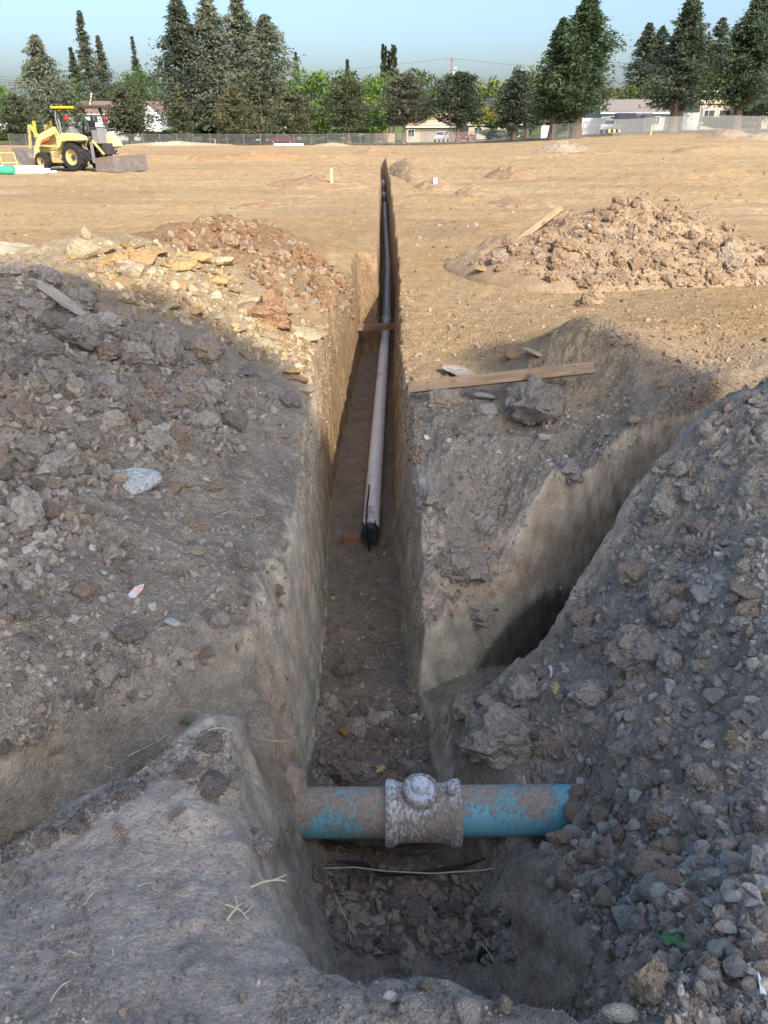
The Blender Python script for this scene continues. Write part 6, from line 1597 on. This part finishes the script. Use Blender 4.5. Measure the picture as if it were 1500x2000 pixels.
# ------------------------------------------------------------------ parked vehicles beyond the fence
M_TYRE = mat('tyre_rubber', (.028, .027, .026), .9, var=.3)
M_RIMG = mat('steel_rim', (.4, .4, .42), .4, metal=.6)
def car(name, label, px, dist, colour, kind='sedan', rz=0.0, L=4.5, cat='car'):
    p = spot(px, dist); o = empty(name, p + Vector((0, 0, .1)), rz); tag(o, label, cat, 'vehicles parked beyond the fence')
    m = mat(name + '_paint', colour, .3, var=.03, spec=.5); W = 1.75
    if kind == 'sedan':
        body = [(-.5, .35), (-.5, .72), (-.46, .82), (-.22, .90), (.30, .92), (.47, .86), (.5, .70), (.5, .35)]
        cab = [(-.24, .88), (-.10, 1.38), (.14, 1.42), (.34, .90)]
    else:
        body = [(-.5, .5), (-.5, 1.0), (-.48, 1.08), (-.26, 1.14), (.06, 1.15), (.5, 1.15), (.5, .5)]
        cab = [(-.27, 1.12), (-.17, 1.72), (.06, 1.78), (.09, 1.13)]
    sc = lambda P: [(x * L, z) for x, z in P]
    MB().prism(sc(body), -W / 2, W / 2).build('body', m, o, bevel=.06)
    cb = MB().prism(sc(cab), -W / 2 + .1, W / 2 - .1).build('cabin', m, o, bevel=.05)
    c = sc(cab); mid = (c[1][0] + c[2][0]) / 2
    for s in (-1, 1):
        y = s * (W / 2 - .095)
        for a, b in (((c[0][0] + .12, c[1][0] + .08), (mid - .04, mid - .04)), ((mid + .04, mid + .04), (c[3][0] - .12, c[2][0] - .06))):
            zb, zt = c[0][1] + .06, c[1][1] - .07
            P = [(a[0], zb), (b[0], zb), (b[1], zt), (a[1], zt)]
            MB().prism(P, y - .012, y + .012).build('side_window', M_GLASSD, cb)
    for nm, (a, b), sg in (('windscreen', (c[0], c[1]), -1), ('rear_window', (c[3], c[2]), 1)):
        d = Vector((b[0] - a[0], 0, b[1] - a[1])); n = Vector((-d.z, 0, d.x)).normalized() * (.015 if sg < 0 else -.015)
        P = []
        for f in (.14, .88):
            q = Vector((a[0], 0, a[1])) + d * f + n
            P += [q + Vector((0, -W / 2 + .2, 0)), q + Vector((0, W / 2 - .2, 0))]
        MB().add([P[0], P[1], P[3], P[2]], [(0, 1, 2, 3)]).build(nm, M_GLASSD, cb)
    rw = .33 if kind == 'sedan' else .38
    for sx in (-.31, .31):
        for s in (-1, 1):
            w_ = MB().lathe([(rw * .6, -.1), (rw, -.09), (rw, .09), (rw * .6, .1)], 18, Matrix.Rotation(math.pi / 2, 3, 'X'), True).build('wheel', M_TYRE, o, loc=(sx * L, s * (W / 2 - .06), rw))
            MB().lathe([(0, -.085), (rw * .62, -.085), (rw * .62, .085), (0, .085)], 14, Matrix.Rotation(math.pi / 2, 3, 'X')).build('rim', M_RIMG, w_)
    for s in (-1, 1):
        MB().box((-.5 * L - .005, s * .62, .72 if kind == 'sedan' else .92), (.05, .3, .14)).build('headlight', M_TRIM, o)
        MB().box((.5 * L + .005, s * .66, .74 if kind == 'sedan' else .95), (.05, .24, .16)).build('tail_light', mat('tail_red', (.4, .02, .02), .3), o)
car('dark_car', 'dark sedan behind the screened fence below the white gable', 326, 88.5, (.035, .04, .05), rz=R(180))
car('red_car', 'dark red sedan behind the screened fence in the middle', 552, 88.5, (.22, .025, .03), rz=R(0))
car('silver_truck', 'silver pickup truck on the drive before the brown garage door', 862, 100, (.5, .52, .54), 'truck', R(72), 5.0, 'truck')
car('red_suv', 'red vehicle parked right of the garage under the round tree', 905, 101, (.24, .035, .035), 'sedan', R(80), 4.3)
car('white_truck', 'white pickup truck by the fence right of the biggest redwood', 1192, 90.5, (.62, .63, .63), 'truck', R(60), 5.2, 'truck')
p = spot(1196, 80.8)
br = empty('road_barricade', p); tag(br, 'small yellow and black barricade at the fence foot near the white truck', 'barricade')
for i in range(6): MB().box((-.75 + i * .3, 0, .62), (.29, .04, .36)).build('stripe', mat('barricade_yellow', (.62, .45, .12), .6) if i % 2 else M_BLACK, br)
for s in (-1, 1): MB().bar((s * .7, -.15, 0), (s * .7, 0, .8), .05).build('leg', M_BLACK, br)
p = spot(1271, 79.5); sp = MB().box((0, 0, .5), (.14, .05, 1.2)).build('survey_stake', M_STAKE, None, loc=p); tag(sp, 'thin wooden survey stake before the pale screened fence', 'stake')
p = spot(421, 80.0); sp = MB().box((0, 0, .35), (.12, .05, .9)).build('survey_stake', mat('orange_stake', (.62, .26, .08), .7), None, loc=p); tag(sp, 'orange tipped stake before the dark screened fence', 'stake')
strip('lawn', 1.6, 4.0, .05, mat('lawn_grass', (.10, .16, .035), .95, var=.3, scale=1.5), 'strip of green lawn beyond the left fence', x0=-90, x1=-38, n=26)

# ------------------------------------------------------------------ skip loader tractor
M_CY = mat('machine_yellow', (.60, .46, .16), .55, var=.15, scale=4, dirt=(.36, .27, .17), dirt_amt=.25)
M_CYB = mat('bright_yellow', (.72, .52, .03), .5, var=.05)
M_CYP = mat('faded_yellow', (.66, .56, .24), .6, var=.1, scale=4, dirt=(.42, .33, .22), dirt_amt=.1)
M_STEEL = mat('worn_steel', (.27, .245, .23), .5, metal=.4, var=.3, scale=3, dirt=(.30, .21, .14), dirt_amt=.3)
M_DARKM = mat('dark_machine_grey', (.06, .06, .062), .6, var=.2)
M_MIDG = mat('mid_machine_grey', (.24, .24, .24), .6, var=.15)
M_REDL = mat('red_lamp', (.55, .04, .02), .35)
M_ORNG = mat('orange_decal', (.55, .16, .05), .6)
tp = spot(176, 37.2)
tr = empty('skip_loader', tp, R(-24)); tr.scale = (.95, .95, .90); tag(tr, 'dusty yellow tractor loader with canopy, front bucket and rear box scraper', 'tractor')
RXm = Matrix.Rotation(math.pi / 2, 3, 'X')
def wheel(x, y, r, w, rim, lugs):
    o = MB().lathe([(r * .56, -w / 2), (r * .9, -w / 2), (r * .97, -w * .38), (r * .97, w * .38), (r * .9, w / 2), (r * .56, w / 2)], 28, RXm, True).build('wheel', M_TYRE, tr, True, loc=(x, y, r))
    lg = MB()
    for k in range(lugs):
        for s in (-1, 1):
            a = 2 * math.pi * (k + .25 * s) / lugs
            Mx = Matrix.Rotation(-a, 3, 'Y') @ Matrix.Rotation(s * .5, 3, 'X')
            lg.box(Matrix.Rotation(-a, 3, 'Y') @ Vector((r * .985, s * w * .24, 0)), (r * .07, w * .52, r * .11), M=Mx)
    lg.build('tread_lugs', M_TYRE, o)
    f = -1 if y < 0 else 1
    MB().lathe([(0, f * w * .18), (r * .26, f * w * .18), (r * .30, f * w * .12), (r * .44, f * w * .16), (r * .52, f * w * .42), (r * .57, f * w * .46), (r * .57, f * w * .3), (r * .5, 0), (0, 0)], 24, Matrix.Rotation(-math.pi / 2, 3, 'X')).build('rim', rim, o, True)
    MB().lathe([(r * .0, f * w * .30), (r * .17, f * w * .28), (r * .20, f * w * .18)], 14, Matrix.Rotation(-math.pi / 2, 3, 'X')).build('hub', M_DARKM, o, True)
    return o
wheel(0, -.82, .64, .46, M_CY, 15); wheel(0, .82, .64, .46, M_CY, 15)
wheel(-2.1, -.78, .41, .30, mat('rusty_rim', (.42, .28, .14), .7), 13); wheel(-2.1, .78, .41, .30, M_CY, 13)
MB().box((-1.0, 0, .72), (2.5, .62, .42)).build('chassis', M_DARKM, tr, bevel=.03)
MB().box((-2.1, 0, .45), (.22, 1.3, .2)).build('front_axle', M_DARKM, tr); MB().box((0, 0, .64), (.34, 1.3, .34)).build('rear_axle', M_DARKM, tr)
MB().prism([(-2.55, .75), (-2.55, 1.25), (-2.3, 1.42), (-.95, 1.72), (-.7, 1.72), (-.7, .85)], -.38, .38).build('hood', M_CY, tr, bevel=.04)
MB().box((-2.57, 0, 1.02), (.05, .62, .42)).build('grille', M_DARKM, tr)
MB().box((-1.15, -.62, .62), (.78, .36, .55)).build('tank_box', M_CY, tr, bevel=.05); MB().box((-1.15, .62, .62), (.78, .36, .55)).build('tank_box', M_CY, tr, bevel=.05)
MB().prism([(-.8, 1.25), (-.95, 1.75), (-.72, 1.98), (-.4, 1.95), (-.3, 1.3)], -.36, .36).build('dash_cowl', M_MIDG, tr, bevel=.04)
for s in (-1, 1):
    a0 = [(-.74, 1.2), (-.68, 1.45), (-.5, 1.62), (-.25, 1.70), (.4, 1.66), (.72, 1.56), (.76, 1.38), (.5, 1.36), (0, 1.36), (-.4, 1.3), (-.6, 1.05), (-.68, 1.02)]
    MB().prism(a0, s * .84 - .27, s * .84 + .27).build('fender', M_CYP, tr, bevel=.05)
    MB().prism([(-1.0, 1.15), (-1.28, 1.9), (-1.12, 1.96), (-.74, 1.2)], s * .62 - .07, s * .62 + .07).build('loader_tower', M_CY, tr, bevel=.02)
    arm = MB().prism([(-1.12, 1.98), (-2.15, 1.62), (-2.6, 1.02), (-2.78, .42), (-2.5, .36), (-2.32, .95), (-2.0, 1.35), (-1.08, 1.66)], s * .66 - .06, s * .66 + .06).build('loader_arm', M_CYP, tr, bevel=.02)
    MB().prism([(-1.5, 1.54), (-2.05, 1.34), (-2.1, 1.22), (-1.45, 1.42)], s * .73 - .004, s * .73 + .004).build('stripe_decal', M_ORNG, arm)
    MB().bar((-2.38, s * .52, 1.5), (-2.80, s * .52, 2.02), .11, .14).build('tilt_lever', M_CY, tr, bevel=.02)
    MB().bar((-2.84, s * .52, 2.04), (-3.1, s * .52, .62), .10, .13).build('bucket_link', M_CY, tr, bevel=.02)
    MB().tube([(-2.48, s * .52, 2.22), (-2.55, s * .52, 1.5)], .075, 12).build('lift_cylinder', M_CYB, tr, True)
    MB().tube([(-2.55, s * .52, 1.5), (-2.6, s * .52, 1.1)], .04, 10).build('cylinder_rod', M_RIMG, tr, True)
    MB().tube([(-1.2, s * .56, 1.05), (-2.2, s * .6, 1.12)], .06, 10).build('lift_ram', M_CY, tr, True)
bk = MB()
prof = [(-3.75, .98), (-3.55, .5), (-3.1, .10), (-2.75, .12), (-2.72, .55), (-2.92, .98)]
for (x0, z0), (x1, z1) in zip(prof[:-1], prof[1:]): bk.bar((x0, 0, z0), (x1, 0, z1), 2.0, .05)
bk.build('bucket', M_STEEL, tr)
for s in (-1, 1): MB().prism(prof, s * 1.0 - .03, s * 1.0 + .03).build('bucket_side', M_STEEL, tr)
for k in range(7): MB().prism([(-3.9, 1.02), (-3.7, .99), (-3.68, .9)], -.9 + k * .3 - .05, -.9 + k * .3 + .05).build('bucket_tooth', M_STEEL, tr)
# canopy
for (x, y) in ((-.62, -.62), (-.62, .62)): MB().bar((x, y, 1.6), (x + .25, y, 2.78), .08, .08).build('canopy_post', M_DARKM, tr)
for y in (-.62, .62): MB().bar((.95, y, 1.75), (.6, y, 2.78), .11, .09).build('canopy_post', M_DARKM, tr)
MB().box((-.35, 0, 2.80), (1.45, 1.5, .10)).build('canopy_roof', M_CYB, tr, bevel=.03)
MB().box((.65, 0, 2.84), (.6, 1.5, .10)).build('canopy_rear', M_DARKM, tr, bevel=.02)
MB().box((-1.55, 0, 2.74), (1.0, 1.1, .04)).build('front_visor', M_DARKM, tr)
MB().tube([(-1.05, -.35, 1.7), (-1.05, -.35, 2.1), (-1.12, -.35, 2.62), (-1.28, -.35, 2.80)], .05, 10).build('exhaust_stack', M_MIDG, tr, True)
for y in (-.62, .62): MB().tube([(-.86, y, 1.7), (-.98, y, 2.3), (-.9, y, 2.72)], .03, 8).build('grab_rail', M_MIDG, tr, True)
se = MB().box((.3, 0, 1.62), (.5, .5, .14)).build('seat', M_BLACK, tr, bevel=.03); MB().box((.52, 0, 1.95), (.14, .46, .6)).build('seat_back', M_BLACK, tr, bevel=.04)
MB().tube([(-.5, 0, 1.9), (-.28, 0, 2.05)], .025, 8).build('steering_column', M_DARKM, tr)
MB().lathe([(.17, -.015), (.2, 0), (.17, .015)], 18, Matrix.Rotation(R(-55), 3, 'Y'), True).build('steering_wheel', M_DARKM, tr, True, loc=(-.27, 0, 2.06))
MB().box((.95, 0, 1.55), (.45, .6, .65)).build('rear_console', M_MIDG, tr, bevel=.04)
MB().box((.92, 0, 1.92), (.5, .7, .06)).build('console_top', M_DARKM, tr)
for y in (-.66, .66): MB().lathe([(0, -.06), (.09, -.05), (.11, 0), (.09, .05), (0, .06)], 12, RXm).build('warning_lamp', M_REDL, tr, True, loc=(-.28 if y < 0 else .82, y, 2.33))
MB().prism([(1.15, 1.0), (1.0, 1.62), (1.2, 1.64), (1.45, 1.45), (1.62, 1.1)], .15, .75).build('rear_cover', M_CYP, tr, bevel=.03)
# rear linkage and box scraper
for y in (-.45, .45):
    MB().bar((.3, y, .6), (1.75, y * 1.1, .42), .10, .12).build('lower_link', M_DARKM, tr); MB().tube([(.75, y * .7, 1.35), (1.45, y, .75)], .06, 10).build('lift_cylinder', M_CY, tr, True)
MB().tube([(.75, 0, 1.25), (1.0, .1, 1.0), (1.25, .05, 1.15), (1.3, 0, .8)], .04, 8).build('hydraulic_hose', M_CYB, tr, True)
MB().tube([(.8, -.2, 1.3), (1.15, -.25, 1.1), (1.2, -.2, .8)], .035, 8).build('hydraulic_hose', M_BLACK, tr, True)
MB().box((.82, -.5, .85), (.12, .08, .95)).build('rear_plate', M_MIDG, tr); MB().box((.82, .5, .85), (.12, .08, .95)).build('rear_plate', M_MIDG, tr)
MB().box((1.35, .0, 1.0), (.3, .5, .5)).build('top_frame', M_DARKM, tr, bevel=.03)
sb_ = MB().bar((2.55, -1.05, .38), (2.55, 1.05, .38), .06, .72).build('scraper_back', M_STEEL, tr)
for y in (-1.08, 1.08): MB().prism([(1.45, .05), (1.45, .62), (2.58, .76), (2.58, .03)], y - .03, y + .03).build('scraper_side', M_STEEL, tr)
MB().bar((1.5, -1.05, .55), (1.5, 1.05, .55), .10, .12).build('scraper_beam', M_DARKM, tr)
MB().tube([(1.6, .1, .75), (1.75, .1, .95), (1.7, .1, 1.05)], .03, 6).build('hitch_pin', M_BLACK, tr)

# pipes on the ground by the machine
M_GRN = mat('green_pipe_plastic', (.06, .42, .24), .4, var=.05); M_WHP = mat('white_pipe_plastic', (.72, .71, .68), .4, var=.06)
a = spot(29, 34.6); g = empty('green_pipe', a); tag(g, 'big green plastic pipe end at the left edge', 'pipe')
MB().tube([(0, 0, .19), (-4.5, -.4, .19)], .165, 24).build('pipe_barrel', M_GRN, g, True); MB().tube([(.0, 0, .19), (-.4, -.035, .19)], .19, 24).build('bell_end', M_GRN, g, True)
wl = ['lowest front white pipe of the stack beside the wheel', 'second white pipe of the stack, behind the front one', 'third white pipe on the ground of the stack', 'white pipe resting in the second layer of the stack, nearest', 'white pipe resting in the second layer of the stack, farther', 'topmost white pipe of the stack', 'longest white pipe of the stack, poking past the others', 'rearmost white pipe of the stack on the ground']
for i, (dy, dz, dx) in enumerate(((0, 0, 0), (.13, 0, .12), (.26, 0, -.05), (.065, .11, -.1), (.195, .11, .08), (.13, .22, -.15), (.39, 0, .3), (.52, 0, .18))):
    a = spot(92, 35.2) + Vector((dx, dy, .06 + dz)); o = MB().tube([(0, 0, 0), (-3.6, -.1, 0)], .057, 14).build('white_pipe', M_WHP, None, True, loc=a); tag(o, wl[i], 'pipe', 'white pipes stacked by the machine')
p = spot(30, 36.0); fr = empty('pipe_rack', p); tag(fr, 'small yellow pipe frame standing behind the green pipe', 'frame')
for a_, b_ in (((-.45, 0, 0), (-.55, 0, .75)), ((.2, 0, 0), (.1, 0, .78)), ((-.55, 0, .75), (.1, 0, .78)), ((-.5, 0, .35), (.15, 0, .38))): MB().tube([a_, b_], .03, 8).build('bar', M_CY, fr, True)

# thin summer haze over the whole place
